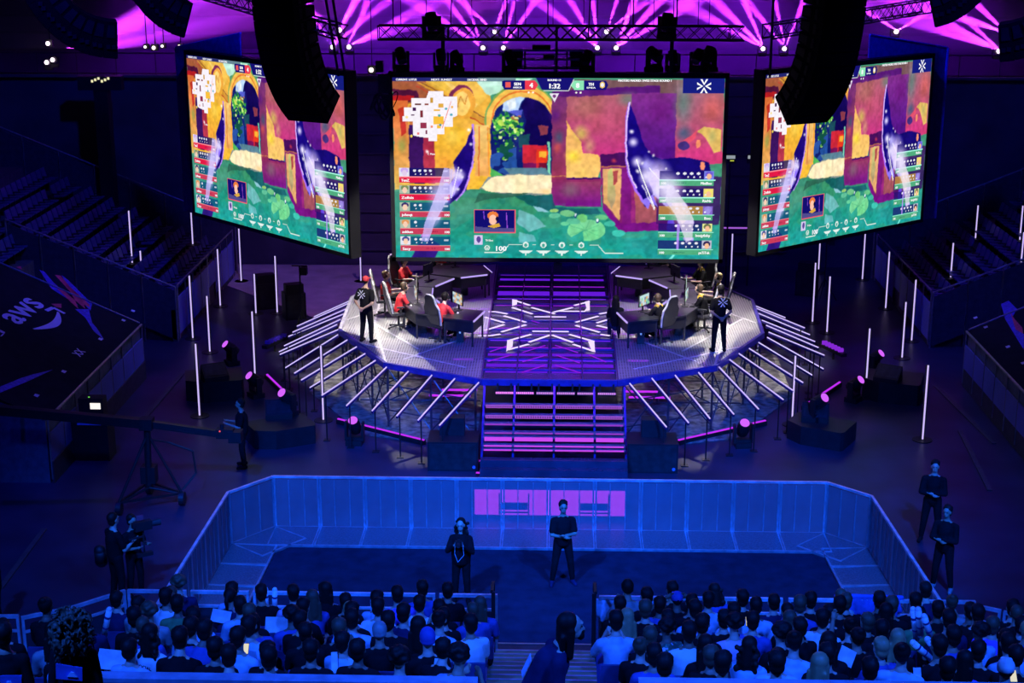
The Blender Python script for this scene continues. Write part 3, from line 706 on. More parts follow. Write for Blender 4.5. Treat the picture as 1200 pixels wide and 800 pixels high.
# crate building
P_([(703,186),(728,180),(732,270),(726,272),(706,242)],(130,35,110)); P_([(706,196),(728,196),(727,258),(707,236)],(225,170,110)); P_([(712,200),(717,195),(722,228),(718,245),(712,232)],(195,200,110),(180,150,120)); P_([(718,200),(724,198),(724,212),(719,216)],(170,70,70)); 
P_([(728,180),(742,186),(742,268),(730,271)],(125,25,125)); P_([(740,196),(800,200),(800,262),(740,262)],(150,40,120)); P_([(743,205),(775,205),(775,262),(746,262)],(200,105,95),(160,80,100)); P_([(706,240),(730,262),(800,258),(800,270),(728,272),(706,248)],(120,20,130))
P_([(703,180),(740,176),(742,192),(704,194)],(70,15,90)); RG(719,187,5,4,(200,60,80),.9); Ln([(704,194),(742,193)],1.5,(190,110,80))
P_([(753,175),(775,185),(800,182),(830,188),(832,206),(800,206),(770,215),(752,200)],(18,8,110)); B_(770,205,845,262,(60,15,95),al=.8)
# green floor
P_([(461,228),(563,222),(600,229),(647,227),(647,241),(704,242),(728,272),(800,268),(845,268),(845,304),(461,304)],(52,135,100),(28,165,160))
P_([(461,226),(563,223),(560,250),(500,290),(461,290)],(70,150,130),al=.6)
n2=vnoise(24,22,5); n3=vnoise(50,60,8)
fm=inpoly([(480,228),(600,230),(700,243),(728,274),(845,270),(845,304),(480,304)])
P_(fm&(n2>.62),(95,160,105),al=.25); P_(fm&(n2<.3),(20,110,110),al=.3); P_(fm&(n3>.75),(90,190,165),al=.15)
P_([(600,228),(647,228),(650,243),(700,244),(706,250),(660,252),(620,240)],(20,85,100),al=.8); P_([(560,226),(620,226),(600,231),(570,233),(555,238)],(45,95,80),al=.8)
P_([(608,246),(625,252),(640,266),(620,272),(606,262)],(130,195,205),al=.8); P_([(608,272),(625,276),(628,284),(608,286)],(120,195,205),al=.8); P_([(624,240),(634,243),(644,249),(630,248)],(150,200,220),al=.9)
for (x,y,a,b,c) in [(688,270,23,13,(120,215,150)),(665,250,9,3.6,(110,190,130)),(649,247,5,2,(150,200,110)),(650,253,7,3,(95,190,150)),(683,255,6,5,(110,200,120)),(706,254,7,3,(100,190,130)),(672,259,8,4,(90,190,150)),(726,273,8,4,(60,190,170)),(662,262,5,3,(100,200,150)),(715,262,7,3,(70,185,165))]: E_(x,y,a,b,c)
P_([(684,270),(666,280),(674,284),(684,283)],(50,170,150)); 
for a in np.linspace(-2.6,2.6,9): Ln([(686,270),(686+21*math.cos(a),270+11*math.sin(a))],.5,(80,180,130))
for (x,y) in((675,252),(701,259)): E_(x,y,1.5,2.6,(15,50,110)); E_(x,y-1,1.1,2,(235,245,255))
# left violet blade and arm
P_([(554,147),(556,170),(555,190),(550,205),(545,222),(536,232),(528,238),(522,242),(528,225),(522,232),(520,224),(533,205),(530,190),(538,178),(545,170)],(30,10,120))
Ln([(554,145),(555.5,175),(553,195),(547,213),(541,226),(533,236)],1.8,(190,140,255)); P_([(528,214),(538,200),(542,210),(530,230),(522,236),(520,222)],(140,110,255)); RG(531,205,9,16,(215,200,255),.9); RG(522,230,8,14,(190,170,255),.8)
P_([(522,212),(530,225),(522,240),(508,262),(498,285),(490,284),(494,268),(503,245),(512,225)],(190,185,255),al=.92); P_([(510,245),(520,243),(513,262),(505,270)],(225,220,255)); RG(507,250,16,20,(180,170,255),.5)
P_([(490,284),(497,262),(503,270),(500,290),(492,302),(486,300)],(190,90,200),al=.8); P_([(500,278),(514,290),(508,304),(480,304),(486,290)],(50,25,130)); RG(495,286,7,3,(150,240,240),.9)
for (x,y) in((539,199),(541,207),(536,222),(552,168),(549,152),(500,177)): RG(x,y,3,3,(255,255,255),1.)
# right violet blade and arm
P_([(736,118),(744,140),(750,158),(754,170),(764,182),(772,195),(780,215),(764,232),(770,242),(760,236),(757,242),(752,232),(744,220),(737,205),(733,190),(732,160)],(22,8,125))
Ln([(736,118),(733,135),(732,160),(733,185),(737,202),(744,219),(752,232),(760,240)],2.6,(170,110,255)); Ln([(736,118),(733.5,135),(732,160),(733.5,185),(738,202),(746,219)],1.4,(240,215,255))
P_([(757,200),(770,196),(784,208),(792,224),(806,240),(814,256),(815,282),(806,287),(798,268),(792,250),(778,238),(766,226)],(185,165,255),al=.95); P_([(768,205),(780,210),(786,226),(778,232),(770,222)],(235,225,255)); P_([(784,228),(800,238),(808,254),(800,262),(790,246)],(235,205,220)); RG(768,205,22,24,(225,210,255),1.,.7); RG(757,192,10,14,(190,180,255),.9); RG(800,285,12,3,(140,230,240),.9)
P_([(786,245),(792,262),(792,276),(782,270)],(90,60,210)); P_([(766,226),(772,242),(762,236),(760,244),(752,234)],(150,120,250)); Ln([(752,215),(768,245)],1.2,(255,255,255)); Ln([(797,262),(796,294)],1.4,(190,150,255)); P_([(794,294),(798,294),(790,304),(786,304)],(130,240,230))
for (x,y,r) in((738,153,4),(747,199,4),(752,190,3),(765,180,3),(780,196,2),(759,176,2)): RG(x,y,r,r,(255,250,255),1.)
for (x,y) in((816,166),(822,192)): P_([(x-2,y-4),(x+2,y-4),(x+3,y+1),(x+1,y+5),(x-1,y+5),(x-3,y+1)],(255,150,110))
xs,ys=xs0,ys0
for _ in range(1):
    q=img.copy(); q[1:-1,1:-1]=(img[1:-1,1:-1]*2+img[:-2,1:-1]+img[2:,1:-1]+img[1:-1,:-2]+img[1:-1,2:])/6; img[:]=q
_g=vnoise(90,50,41); _h=vnoise(26,15,42)
img[:]=np.clip(img*(1+.16*(_g-.5)[...,None])+np.array([8,4,10])*((_h-.5)*2)[...,None],0,255)
for (x,y,r) in((741,165,5),(746,188,6),(757,205,7),(771,222,6),(538,205,6),(530,222,6)): RG(x,y,r*1.6,r*1.6,(225,215,255),1.)
Ln([(745,185),(752,205),(768,243)],1.2,(255,255,255)); Ln([(760,195),(790,228)],1.,(245,240,255)); Ln([(537,195),(528,232)],1.1,(240,230,255))
# HUD
B_(461,91,604,95.2,(25,25,110),c2=(60,70,110),axis='x'); B_(560,91,604,95.2,(120,160,160),al=.7)
P_([(472,136),(474,136),(474,126),(483,126),(483,115),(500,115),(503,107),(520,107),(520,113),(536,113),(536,135),(531,137),(531,148),(521,148),(521,157),(512,157),(512,165),(502,165),(502,161),(492,160),(484,158),(484,150),(484,142),(472,142)],(246,240,248))
for (a,b,c,d,e) in((505,114,508,120,(200,150,60)),(487,121,494,123,(110,60,60)),(498,121,503,123,(150,70,60)),(514,121,520,126,(225,170,70)),(484,126,488,130,(70,25,85)),(493,129,496,137,(130,50,60)),(508,136,520,145,(245,190,60)),(493,143,500,150,(150,50,80)),(509,128,516,130,(235,180,70)),(482,134,486,135,(90,40,90)),(512,146,517,150,(245,190,60)),(499,152,501,157,(120,40,80))): B_(a,b,c,d,e)
for (x,y,c) in((523,127,(90,170,190)),(529,134,(90,170,190)),(516,146,(90,150,150)),(490,156,(230,120,120)),(515,135,(80,170,170)),(506,148,(240,140,110)),(482,159,(240,210,80)),(477,137,(250,225,150)),(530,125,(240,180,100))): E_(x,y,1.6,1.6,c)
Ln([(529,118),(525,130),(518,150)],.8,(240,110,100))
nv=(22,18,115)
P_([(588,95),(591,94),(616,94),(616,105),(591,105),(588,100)],nv); P_([(615,94),(626,94),(630,99),(626,105),(615,105)],(235,60,80)); P_([(667,99),(672,94),(683,94),(683,105),(672,105)],(140,228,180)); P_([(683,94),(708,94),(711,99),(708,105),(683,105)],nv)
P_([(627,91),(671,91),(665,105),(634,105)],nv); Ln([(671,93),(665,106),(636,106)],.7,(230,230,240)); E_(704,99,3,3.6,(240,200,90)); E_(704,99,1.8,2.4,(240,240,250)); B_(592,96,598,102,(235,90,90)); P_([(643,109),(654,109),(649,119)],(235,225,240)); E_(648.7,112,2,2,(120,60,130))
for x in(619,624,674,679): E_(x,108,1.1,1.1,(250,245,230))
B_(797,91,845,108,(20,28,125))
cols=[(200,170,240),(120,140,90),(60,50,110),(225,150,90),(70,80,150)]
for k in range(5):
    y=196.5+20.6*k
    B_(467,y,526,y+10,(18,20,105) if k<2 else (10,70,120),al=.75); B_(467,y,479,y+10,(225,225,240) if k in(0,4) else (170,190,170)); E_(473,y+3.2,4.6,3.2,cols[k]); E_(473,y+6,2.8,3.6,(245,205,180) if k else (225,205,235)); B_(466.5,y+11,526,y+17.5,(225,25,70) if k<2 else (200,60,90)); B_(466.5,y+10.4,526,y+11.2,(255,140,150))
    for j in range(4 if k not in(2,3) else (2 if k==2 else 1)): E_(485+j*6.2,y+3.2,1.7,1.5,(235,235,245)); E_(486+j*6.2,y+7.5,.8,.7,(235,235,245))
    for j in range(9): E_(498+j*1.6,y+14.3,.45,.7,(140,20,70))
    B_(519,y+3,524,y+5,(230,230,240),al=.8)
    y=198.5+20.8*k
    B_(773,y,836,y+10,(25,15,105) if k!=2 else (215,165,60),al=.72); B_(825,y,836,y+10,[(120,130,230),(235,215,120),(130,100,200),(230,235,150),(190,190,210)][k]); E_(830.5,y+4,4.4,3.6,[(110,90,210),(245,225,110),(150,130,220),(110,120,80),(50,40,90)][k]); E_(830.5,y+6.4,2.8,3.4,(245,190,150) if k!=2 else (160,145,225)); B_(773,y+11,836,y+17.2,(80,170,125)); B_(773,y+10.2,838,y+11.3,(170,255,230))
    for j in range(4): E_(794+j*8,y+3,2.,1.5,(235,235,245)); E_(806+j*7,y+7.3,1,1,(235,235,245))
    for j in range(8): E_(791+j*1.8,y+14.3,.5,.7,(30,90,90))
P_([(520,196),(530,198),(528,222),(520,240),(508,262),(500,285),(492,284),(496,262),(505,240),(512,222)],(205,195,255),al=.72); RG(514,228,20,26,(215,205,255),.75); RG(508,255,12,16,(225,215,255),.6)
P_([(783,214),(793,222),(806,240),(814,256),(813,280),(806,284),(799,266),(792,250),(780,234)],(235,225,240),al=.7); RG(783,220,22,24,(235,225,255),.95,.8); RG(797,248,14,22,(245,225,235),.55); P_([(795,262),(798,262),(797,292),(795,292)],(190,150,255),al=.8)
B_(554.5,245.5,604,273.8,(235,90,110)); B_(555.5,246.5,602.5,272.6,(18,14,110)); E_(577,253,6.5,5,(235,125,60)); E_(577,258,4.6,6,(255,195,170)); P_([(570,266),(584,262),(586,266),(578,268)],(220,170,60)); E_(582,257,1.8,3,(20,10,60)); P_([(556,266),(574,268),(602,268),(602,272.6),(556,272.6)],(80,75,140)); Ln([(593,249),(594,268)],1,(160,80,220)); Ln([(566,248),(567,258)],1,(130,70,220))
B_(555,277,565,288,(215,200,240)); E_(560,282,2.6,4,(90,70,150))
E_(570,292,3.2,3.2,(225,240,235)); E_(570,292,2.2,2.2,(90,170,150)); Ln([(567,297.6),(588,297.6),(596,288),(612,288)],.9,(215,235,225))
for j,x in enumerate((616,637,659,682)): E_(x,288,3.6,3.6,(225,240,235)); E_(x,288.6,1.8,2.2,(70,165,150)); P_([(x-9,294.8),(x+9,294.8),(x+4,298),(x-4,298)],(225,240,235)); B_(x-.7,298,x+.7,301,(225,240,235))
Ln([(692,288),(702,288),(710,297.6),(732,297.6)],.9,(215,235,225))
for x in(626,648,670): B_(x-2,287.6,x+2,288.4,(215,235,225))
# mesh of the picture
lin=np.where(img/255<=.04045,img/255/12.92,((img/255+.055)/1.055)**2.4)
lin=np.clip(lin*(.94+.12*vnoise(190,110,11)[...,None]),0,1)
U=(np.arange(SW)/(SW-1)-.5); V=(.5-np.arange(SH)/(SH-1))
co=np.zeros((SH,SW,3)); co[...,0]=U[None,:]; co[...,2]=V[:,None]
idx=np.arange(SH*SW).reshape(SH,SW); quads=np.stack([idx[1:,:-1],idx[1:,1:],idx[:-1,1:],idx[:-1,:-1]],-1).reshape(-1,4)
tb=MB()
def px(x,y,o=-.003): return Vector(((x-X0)/(X1-X0)-.5,o,.5-(y-Y0p)/(Y1p-Y0p)))
def T(body,x,y,h,align='CENTER',bold=.35,wid=None):
    vs,fs=text_verts(body,1.,align); hs=.72
    w0=max(v[0] for v in vs)-min(v[0] for v in vs)
    sx=h/hs if wid is None else wid/w0
    for k,(a,b) in enumerate(((0,0),(bold,0),(-bold,0),(0,bold*.6))):
        tb.add([px(x+v[0]*sx+a,y-v[1]*h/hs+b,-.003-.0003*k) for v in vs],fs)
T('CURRENT: LOTUS',465,94.6,2.4,'LEFT',.15,24); T('NEXT: SUNSET',506,94.6,2.4,'LEFT',.15,24); T('DECIDER: BIND',548,94.6,2.4,'LEFT',.15,22)
T('MASTERS MADRID: SWISS STAGE ROUND 1',722,95,2.6,'LEFT',.2,61)
T('ROUND 13',648.5,94.6,2.2,'CENTER',.2,15); T('1:32',648.5,103,5.6,'CENTER',.5,12); T('4',622,102.2,5.6,bold=.5); T('8',675.5,102.2,5.6,bold=.5); T('SEN',606,99.8,3.4,bold=.3); T('AMERICAS',606,103,1.8,'CENTER',.15,10); T('TH',691,99.8,3.4,bold=.3); T('EMEA',691,103,1.8,'CENTER',.15,10)
T('100',587-8,295.5,6.,'LEFT',.35,12); T('20',570,293.5,2.2,bold=.1); T('TH Boo',568,284,2.4,'LEFT',.1,9)
for k,n_ in enumerate(['TenZ','Zellsis','johnqt','zekken','Sacy']):
    y=196.5+20.6*k+16.2; T(n_,469,y,3.2,'LEFT',.25,3+1.6*len(n_)); T('100',519,y,2.8,'LEFT',.2,5.4)
for k,n_ in enumerate(['MiniBoo','RieNs','Boo','benjyfishy','paTiTek']):
    y=198.5+20.8*k+16; T(n_,834,y,3.2,'RIGHT',.2,3+1.4*len(n_)); T('100',774,y,2.8,'LEFT',.2,5.4)
T('C Main',505,181,2.2,bold=.1)
def star(mb_add,cx,cy,s):
    for k in range(4):
        for sg in(-1,1):
            a=PI/4+0*k
    for q in range(4):
        a0=q*PI/2
        def rt(x,y): return (cx+(x*math.cos(a0)-y*math.sin(a0))*s,cy+(x*math.sin(a0)+y*math.cos(a0))*s)
        mb_add([rt(0,-.44),rt(.26,-1),rt(.56,-1),rt(.0,-.12)])
        mb_add([rt(0,-.44),rt(.0,-.12),rt(-.56,-1),rt(-.26,-1)])
star(lambda P:tb.quad(*[px(*p) for p in P]),821,100,8.)
def make_picture(name):
    nv_=SH*SW; me=bpy.data.meshes.new(name)
    allv=np.concatenate([co.reshape(-1,3),np.array(tb.v)]); n0=nv_
    faces=[tuple(q) for q in quads.tolist()]+[tuple(i+n0 for i in f) for f in tb.f]
    me.from_pydata(allv.tolist(),[],faces)
    ca=me.color_attributes.new('picture','FLOAT_COLOR','POINT'); buf=np.ones((len(allv),4),np.float32); buf[:nv_,:3]=lin.reshape(-1,3); buf[nv_:,:3]=(.93,.93,.97)
    ca.data.foreach_set('color',buf.ravel()); me.update()
    m=bpy.data.materials.new('screen_picture'); m.use_nodes=True; nt=m.node_tree; nt.nodes.clear()
    a=nt.nodes.new('ShaderNodeVertexColor'); a.layer_name='picture'; e=nt.nodes.new('ShaderNodeEmission'); o=nt.nodes.new('ShaderNodeOutputMaterial')
    e.inputs[1].default_value=1.05; nt.links.new(a.outputs[0],e.inputs[0]); nt.links.new(e.outputs[0],o.inputs[0]); me.materials.append(m); m.cycles.emission_sampling='NONE' if False else 'AUTO'
    return me
PIC=make_picture('led_picture')
sf=mat('screen_frame_black',(.006,.006,.008),.5)
sblue=mat('screen_side_blue',(.10,.05,.8),.5)
def screen(a,b,z0,z1,label,left=True,thin=.11):
    a=Vector(a);b=Vector(b); c=(a+b)/2; W=(b-a).length; rz=math.atan2((b-a).y,(b-a).x); H_=z1-z0
    t=empty('video_screen',(c.x,c.y,z0),rz)
    MB().bbox(-W/2,W/2,.02,.32,0,H_).build('back_cabinet',sf,t)
    m=MB(); m.bbox(-W/2,-W/2+thin,-.03,.02,0,H_).bbox(W/2-thin,W/2,-.03,.02,0,H_).bbox(-W/2,W/2,-.03,.02,H_-.14,H_).bbox(-W/2,W/2,-.03,.02,0,.11); m.build('frame',sf,t)
    o=bpy.data.objects.new('display',PIC); col.objects.link(o); o.parent=t; o.location=(0,-.002,(.11+H_-.14)/2); o.scale=(W-2*thin,1,H_-.25)
    tag(t,label,'screen'); return t
zb,zt=3.85,9.10
cs=screen((-4.46,42.0),(4.78,42.0),zb,zt,'wide central video screen hanging above the stage')
lsn=screen((-11.55,48.4),(-5.62,42.2),zb,zt,'left video screen turned outward, partly hidden by a hanging speaker column')
rsn=screen((5.78,42.85),(11.65,47.95),zb,zt,'right video screen turned outward, partly hidden by a hanging speaker column')
# drape panel behind each side screen, violet light put into its colour
for (p,d,lab) in(((-11.72,48.6),(-5.62,42.2),'left'),((11.85,48.15),(5.78,42.85),'right')):
    a=Vector((*p,0)); b=Vector((*d,0)); u=(b-a).normalized(); t=empty('screen_drape',(p[0],p[1],zb-.1))
    n_=Vector((-u.y,u.x,0)) if u.x>0 else Vector((u.y,-u.x,0))
    if n_.y<0: n_=-n_
    n_=n_*.42
    zl,zr=((5.33,6.0) if lab=='left' else (5.42,6.02)); B0=n_-u*1.0; B1=n_+u*2.9
    MB().slab([B0,B1,B1+Vector((0,0,zr)),B0+Vector((0,0,zl))],.05).build('fabric',mat('drape_violet_light',(.10,.045,.45),.7),t)
    MB().tube(B0+Vector((0,0,zl)),B1+Vector((0,0,zr)),.03).tube(B0,B0+Vector((0,0,zl)),.05).build('frame',mat('drape_frame_violet_light',(.2,.12,.75),.4),t)
    tag(t,'drape with violet light painted in, hanging behind the outer end of the %s screen'%lab,'drape')
# camera mount below central screen
MB().box((0,0,0),(.24,.2,.16)).box((0,.05,.12),(.1,.1,.1)).box((0,-.12,-.02),(.1,.06,.1)).build('screen_camera',blk,None,(.19,41.95,3.74)); tag(bpy.data.objects['screen_camera'],'small black camera hanging under the centre of the main screen','camera')
for i,(x,lab) in enumerate(((-1.9,'left'),(1.95,'right'))): pass
# ---------------- rigging ----------------
def truss_box(a,b,s,name,label,n=None,mt=None,parts=True):
    a=Vector(a);b=Vector(b); L=(b-a).length; R=(b-a).to_track_quat('X','Z').to_matrix()
    t=empty(name,a); n=n or max(2,round(L/s)); h=s/2
    P=lambda x,y,z:R@Vector((x,y,z))
    m=MB()
    for y in(-h,h):
        for z in(-h,h): m.tube(P(0,y,z),P(L,y,z),.026,n=6)
    m.build('chords',mt or truss_m,t)
    m=MB()
    for i in range(n):
        x0=L*i/n;x1=L*(i+1)/n; xm=(x0+x1)/2
        for y in(-h,h): m.tube(P(x0,y,-h),P(x1,y,h),.012,n=4,cap=False); m.tube(P(x0,y,h),P(x1,y,-h),.012,n=4,cap=False)
        m.tube(P(x0,-h,h),P(x1,h,h),.011,n=4,cap=False); m.tube(P(x0,-h,-h),P(x1,h,-h),.011,n=4,cap=False)
    for i in range(0,n+1,max(1,n//5)):
        for y in(-h,h): m.tube(P(L*i/n,y,-h),P(L*i/n,y,h),.016,n=5)
    m.build('lattice',mt or truss_m,t); tag(t,label,'truss'); return t
black_truss=mat('black_truss',(.01,.01,.012),.6)
front_truss=truss_box((-4.58,41,10.24),(5.0,41,10.24),.36,'lighting_truss','long black lattice truss hanging across above the central screen',26,black_truss)
truss_box((-12.0,48.0,11.25),(-5.6,41.4,10.2),.36,'lighting_truss','black lattice truss above the left screen, behind the big speaker column',22,black_truss)
truss_box((5.75,42.0,10.2),(11.0,46.6,10.6),.36,'lighting_truss','black lattice truss above the right screen, behind the big speaker column',20,black_truss)
truss_box((-11.2,45.0,11.6),(-9.3,43.2,11.9),.3,'lighting_truss','short black truss piece near the top left speaker columns',8,black_truss)
truss_box((10.0,44.6,11.5),(11.6,45.8,11.3),.3,'lighting_truss','short black truss piece near the top right speaker column',8,black_truss)
# hanging wires
wm=mat('steel_wire',(.01,.01,.012),.6)
def wire(x,y,z0,z1,label,r=.012,dx=0):
    o=MB().tube((0,0,0),(dx,0,z1-z0),r,n=5).build('hanging_wire',wm,None,(x,y,z0)); tag(o,label,'wire'); return o
for i,px_ in enumerate([461,470,500,528,553,590,594,604,616,642,648,684,690,700,738,742,766,789,793,818,831]):
    p=AY(px_,31,41); wire(p.x,41.0,10.4,20.9,'thin dark rigging wire above the main truss, %s from the left'%ordn(i),.011 if i%3 else .02,dx=.5 if i in(3,12) else 0)
for i,(px_,Y) in enumerate([(395,40),(403,40),(905,40)]):
    p=AY(px_,30,Y); wire(p.x,Y,9.2,20.9,['thick cable loom hanging right of the left speaker column','thin cable beside the loom right of the left speaker column','cable hanging left of the right speaker column'][i],.035,dx=-1.6 if i<2 else 0)
# screen hanging chains and black fixtures above the main screen
def hang_head(px_,py_,Y,sc,label,up=True,rz=0.,tl=.9):
    p=AY(px_,py_,Y); t=moving_head(p,rz,tl,label,False,sc); t['group']='moving lights on the rig'; t.name='moving_head_light'
    return t
HB=[(506,46,41.0,.98,'big black moving light standing on the main truss at its left third',.5,1.2),(781,46,41.0,.95,'big black moving light standing on the main truss at its right third',-.6,1.3),
 (470,84,42.2,.9,'black moving light on top of the main screen at its left end',.4,.8),(517,84,42.2,.85,'black moving light on top of the main screen below the left big one',.2,.9),(535,84,42.2,.8,'black moving light on the main screen, second from the left pair',.9,.9),
 (766,84,42.2,.95,'black moving light on top of the main screen, right of the middle',.7,.5),(788,84,42.2,.8,'black moving light on the main screen directly below the right pole',.3,1.2),(817,84,42.2,.85,'black moving light on the main screen near its right end',-.5,.7),(830,84,42.2,.95,'black moving light at the far right top corner of the main screen',-.9,1.1),
 (597,84,42.2,.8,'black moving light left of the small double deck rig',.5,1.0),(688,84,42.2,.8,'black moving light right of the small double deck rig',-.5,1.0)]
for (a,b,Y,sc,lab,rz,tl) in HB: hang_head(a,b,Y,sc,lab,rz=rz,tl=tl)
for i,(px_,lab) in enumerate(((520,'left'),(652,'centre'),(786,'right'))):
    p=AY(px_,84,41.6); q=AY(px_,31,41.6); m=MB().bar((0,0,0),(0,0,q.z-p.z),.1 if i!=1 else .07,.08); o=m.build('drop_pole',black_truss,None,(p.x,41.45,p.z)); tag(o,'thick black drop pole between main truss and main screen, %s one'%lab,'pole')
# small double deck rig above the screen
t=empty('equipment_rack',(AY(596,83,42.6).x,42.6,9.15)); Wd=2.1
MB().bbox(0,Wd,-.25,.25,.0,.06).bbox(-.1,Wd+.1,-.28,.25,.48,.53).bbox(.0,Wd,-.28,.25,.24,.28).build('shelf',mat('tray_violet_light',(.3,.12,.6),.4,.3),t)  # violet light on the shelf edges put into the tray colour
m=MB()
for x in(0,.45,1.6,Wd): m.bar((x,-.24,0),(x,-.24,.5),.04); m.bar((x,.24,0),(x,.24,.5),.04)
m.build('frame',black_truss,t)
m=MB()
for x in(.22,1.85): m.box((x,0,.4),(.36,.4,.2)); m.box((x,0,.14),(.3,.4,.24))
m.box((.9,0,.58),(.5,.3,.1)).box((1.1,0,.32),(.3,.3,.12)); m.build('equipment',blk,t)
tag(t,'small two level equipment rack above the centre of the main screen','rack')
# cable tangle left of the main screen
m=MB()
for k in range(7):
    c=Vector((0,0,0)); pts=[]
    for a in np.linspace(0,2*PI,13): pts.append((.16*math.cos(a+k)+.05*k*(-1)**k,.03*k,.28*math.sin(a)+.05*k-.7))
    m.path(pts,.03)
m.box((0,.1,0),(.32,.2,.5)).box((.1,.1,-.45),(.25,.2,.3)).box((-.12,.1,.45),(.2,.2,.3))
o=m.build('cable_bundle',cab,None,AY(450,98,41.9)); tag(o,'bundle of black cables and boxes at the top left corner of the main screen','cables')
# ---- speaker line arrays ----
spk=mat('array_cabinet_black',(.006,.006,.007),.7,spec=.15); spg=mat('array_grille',(.004,.004,.005),.8,spec=.1); spr=mat('array_side_panel',(.022,.02,.027),.5,spec=.3)
def array(p,yaw,angles,h,w,d,label,extra_up=0):
    """p: lower front edge of the last cabinet; yaw: facing direction (radians from -Y, positive toward -X)"""
    t=empty('line_array_speaker',p,-yaw)     # local facing -Y
    # build bottom to top in the local y,z plane
    y=0.;z=0.
    for i,a in enumerate(angles):
        a=math.radians(a); up=Vector((0,-math.sin(a),math.cos(a))); f=Vector((0,-math.cos(a),-math.sin(a)))
        o=Vector((0,y,z)); hw=w/2
        taper=.12
        pts=[]
        for x in(-hw,hw):
            pts+= [o+Vector((x,0,0)),o+up*h*.965+Vector((x,0,0)),o+up*h*(.965-taper)-f*d+Vector((x,0,0)),o+up*h*taper-f*d+Vector((x,0,0))]
        m=MB(); m.add(pts,[(0,1,2,3),(7,6,5,4),(0,4,5,1),(1,5,6,2),(2,6,7,3),(3,7,4,0)]); c=m.build('cabinet',spk,t)
        m=MB(); q=[Vector((-hw+.03,0,0))+o+up*.02+f*.012,Vector((hw-.03,0,0))+o+up*.02+f*.012,Vector((hw-.03,0,0))+o+up*h*.94+f*.012,Vector((-hw+.03,0,0))+o+up*h*.94+f*.012]; m.slab(q,-.01); m.build('grille',spg,c)
        for x in(-hw-.012,hw+.012):
            m=MB(); b=o+Vector((x,0,0)); m.slab([b+up*h*.2-f*d*.55,b+up*h*.8-f*d*.55,b+up*h*.72-f*d*.9,b+up*h*.28-f*d*.9],.01); m.box(b+up*h*.3-f*d*.3,(.02,.09,.09)); m.box(b+up*h*.65-f*d*.3,(.02,.09,.09))
            m.build('side_panel',spr,c)
        y+=up.y*h; z+=up.z*h
    m=MB(); m.box((0,y+.25,z+.08),(w*.8,.9,.12)); m.tube((0,y+.0,z),(0,y+.0,z+6),.03); m.tube((0,y+.5,z),(0,y+.5,z+6),.03); m.build('flying_frame',blk,t)
    tag(t,label,'speaker','hanging speaker columns'); return t
angs=[46,40,33,27,21,16,12,8,5,3,1,0,0,0]
pL=AY(361,143,33); array(pL,math.radians(28),angs,.31,1.06,.72,'large curved column of black speakers hanging in front of the left screen')
pR=AY(946,145,33); array(pR,math.radians(-28),angs,.31,1.06,.72,'large curved column of black speakers hanging in front of the right screen')
array(AY(137,66,35),math.radians(72),[84,76,66,56,46,38,30,24,18,14,10,8],.33,1.1,.8,'strongly curved black speaker column at the upper left, outermost on that side')
array(AY(214,42,36),math.radians(72),[70,58,46,36,28,20,15,10,8],.33,1.1,.8,'curved black speaker column at the top edge above the left screen')
array(AY(1098,30,36),math.radians(-72),[72,60,48,38,28,20,15,10],.33,1.1,.8,'curved black speaker column at the top edge above the right screen')
array(AY(1173,70,35),math.radians(-72),[80,72,64,56,48,40,32],.33,1.1,.8,'black speaker column at the upper right, outermost on that side')
# ---- haze with beams ----
hz=bpy.data.materials.new('stage_haze'); hz.use_nodes=True; nt=hz.node_tree; nt.nodes.clear()
vsn=nt.nodes.new('ShaderNodeVolumeScatter'); vsn.inputs['Color'].default_value=(1,1,1,1); vsn.inputs['Density'].default_value=.08; vsn.inputs['Anisotropy'].default_value=.35
o_=nt.nodes.new('ShaderNodeOutputMaterial'); nt.links.new(vsn.outputs[0],o_.inputs['Volume'])
hb=MB().bbox(-30,30,59.2,65.9,8.0,14).build('haze',hz); tag(hb,'thin haze lit violet by the beams under the roof','haze',kind='stuff')
BEAM=(.52,.03,1)
fx=[(566,56),(590,56),(700,56),(722,56),(894,57),(919,57),(390,55),(409,55),(55,73),(62,70),(1170,60),(1178,40),(580,37),(711,37),(398,35),(1050,37)]
lensm=emis('beam_lens',(1,.75,1),4.)
for i,(a,b) in enumerate(fx):
    Yf=61.5; p=AY(a,b,Yf); 
    t=empty('beam_light',p); 
    MB().sph((0,-.05,0),(.085 if b>=50 else .09),12,8).build('lens',lensm,t)
    MB().tube((0,.05,0),(0,.35,0),.14,.1,12).box((0,.2,-.25),(.3,.2,.14)).box((-.17,.2,-.08),(.03,.1,.35)).box((.17,.2,-.08),(.03,.1,.35)).build('housing',blk,t)
    tag(t,'glowing violet beam light at the back of the hall, %s of sixteen'%ordn(i),'stage light','beam lights at the back of the hall')
    t['label']=['bright beam light above the main screen, first from its left end','bright beam light above the main screen, second from its left end','bright beam light above the main screen, just right of its rack','bright beam light above the main screen, right neighbour of the one by the rack','bright beam light above the gap between main and right screens','bright beam light left of the right speaker column','bright beam light right of the left speaker column, lower left one','bright beam light right of the left speaker column, lower right one','beam light at the far upper left, lowest one','beam light at the far upper left, just beside the lowest','beam light at the far upper right, lower one','beam light at the far upper right, upper one','round glowing light seen through the main truss, left one','round glowing light seen through the main truss, right one','glowing light behind the left truss end','glowing light above the right screen drape'][i]
    tag(t,group=None)
def beam(i,dx,dz,ang,pw,dy=-.25,c=BEAM):
    a,b=fx[i]; p=AY(a,b,61.5)+Vector((0,-.32,.05)); s=spot('beam_source',p,p+Vector((dx,dy,dz)),ang*1.7,pw,c,.6,.03); return s
BP=82000
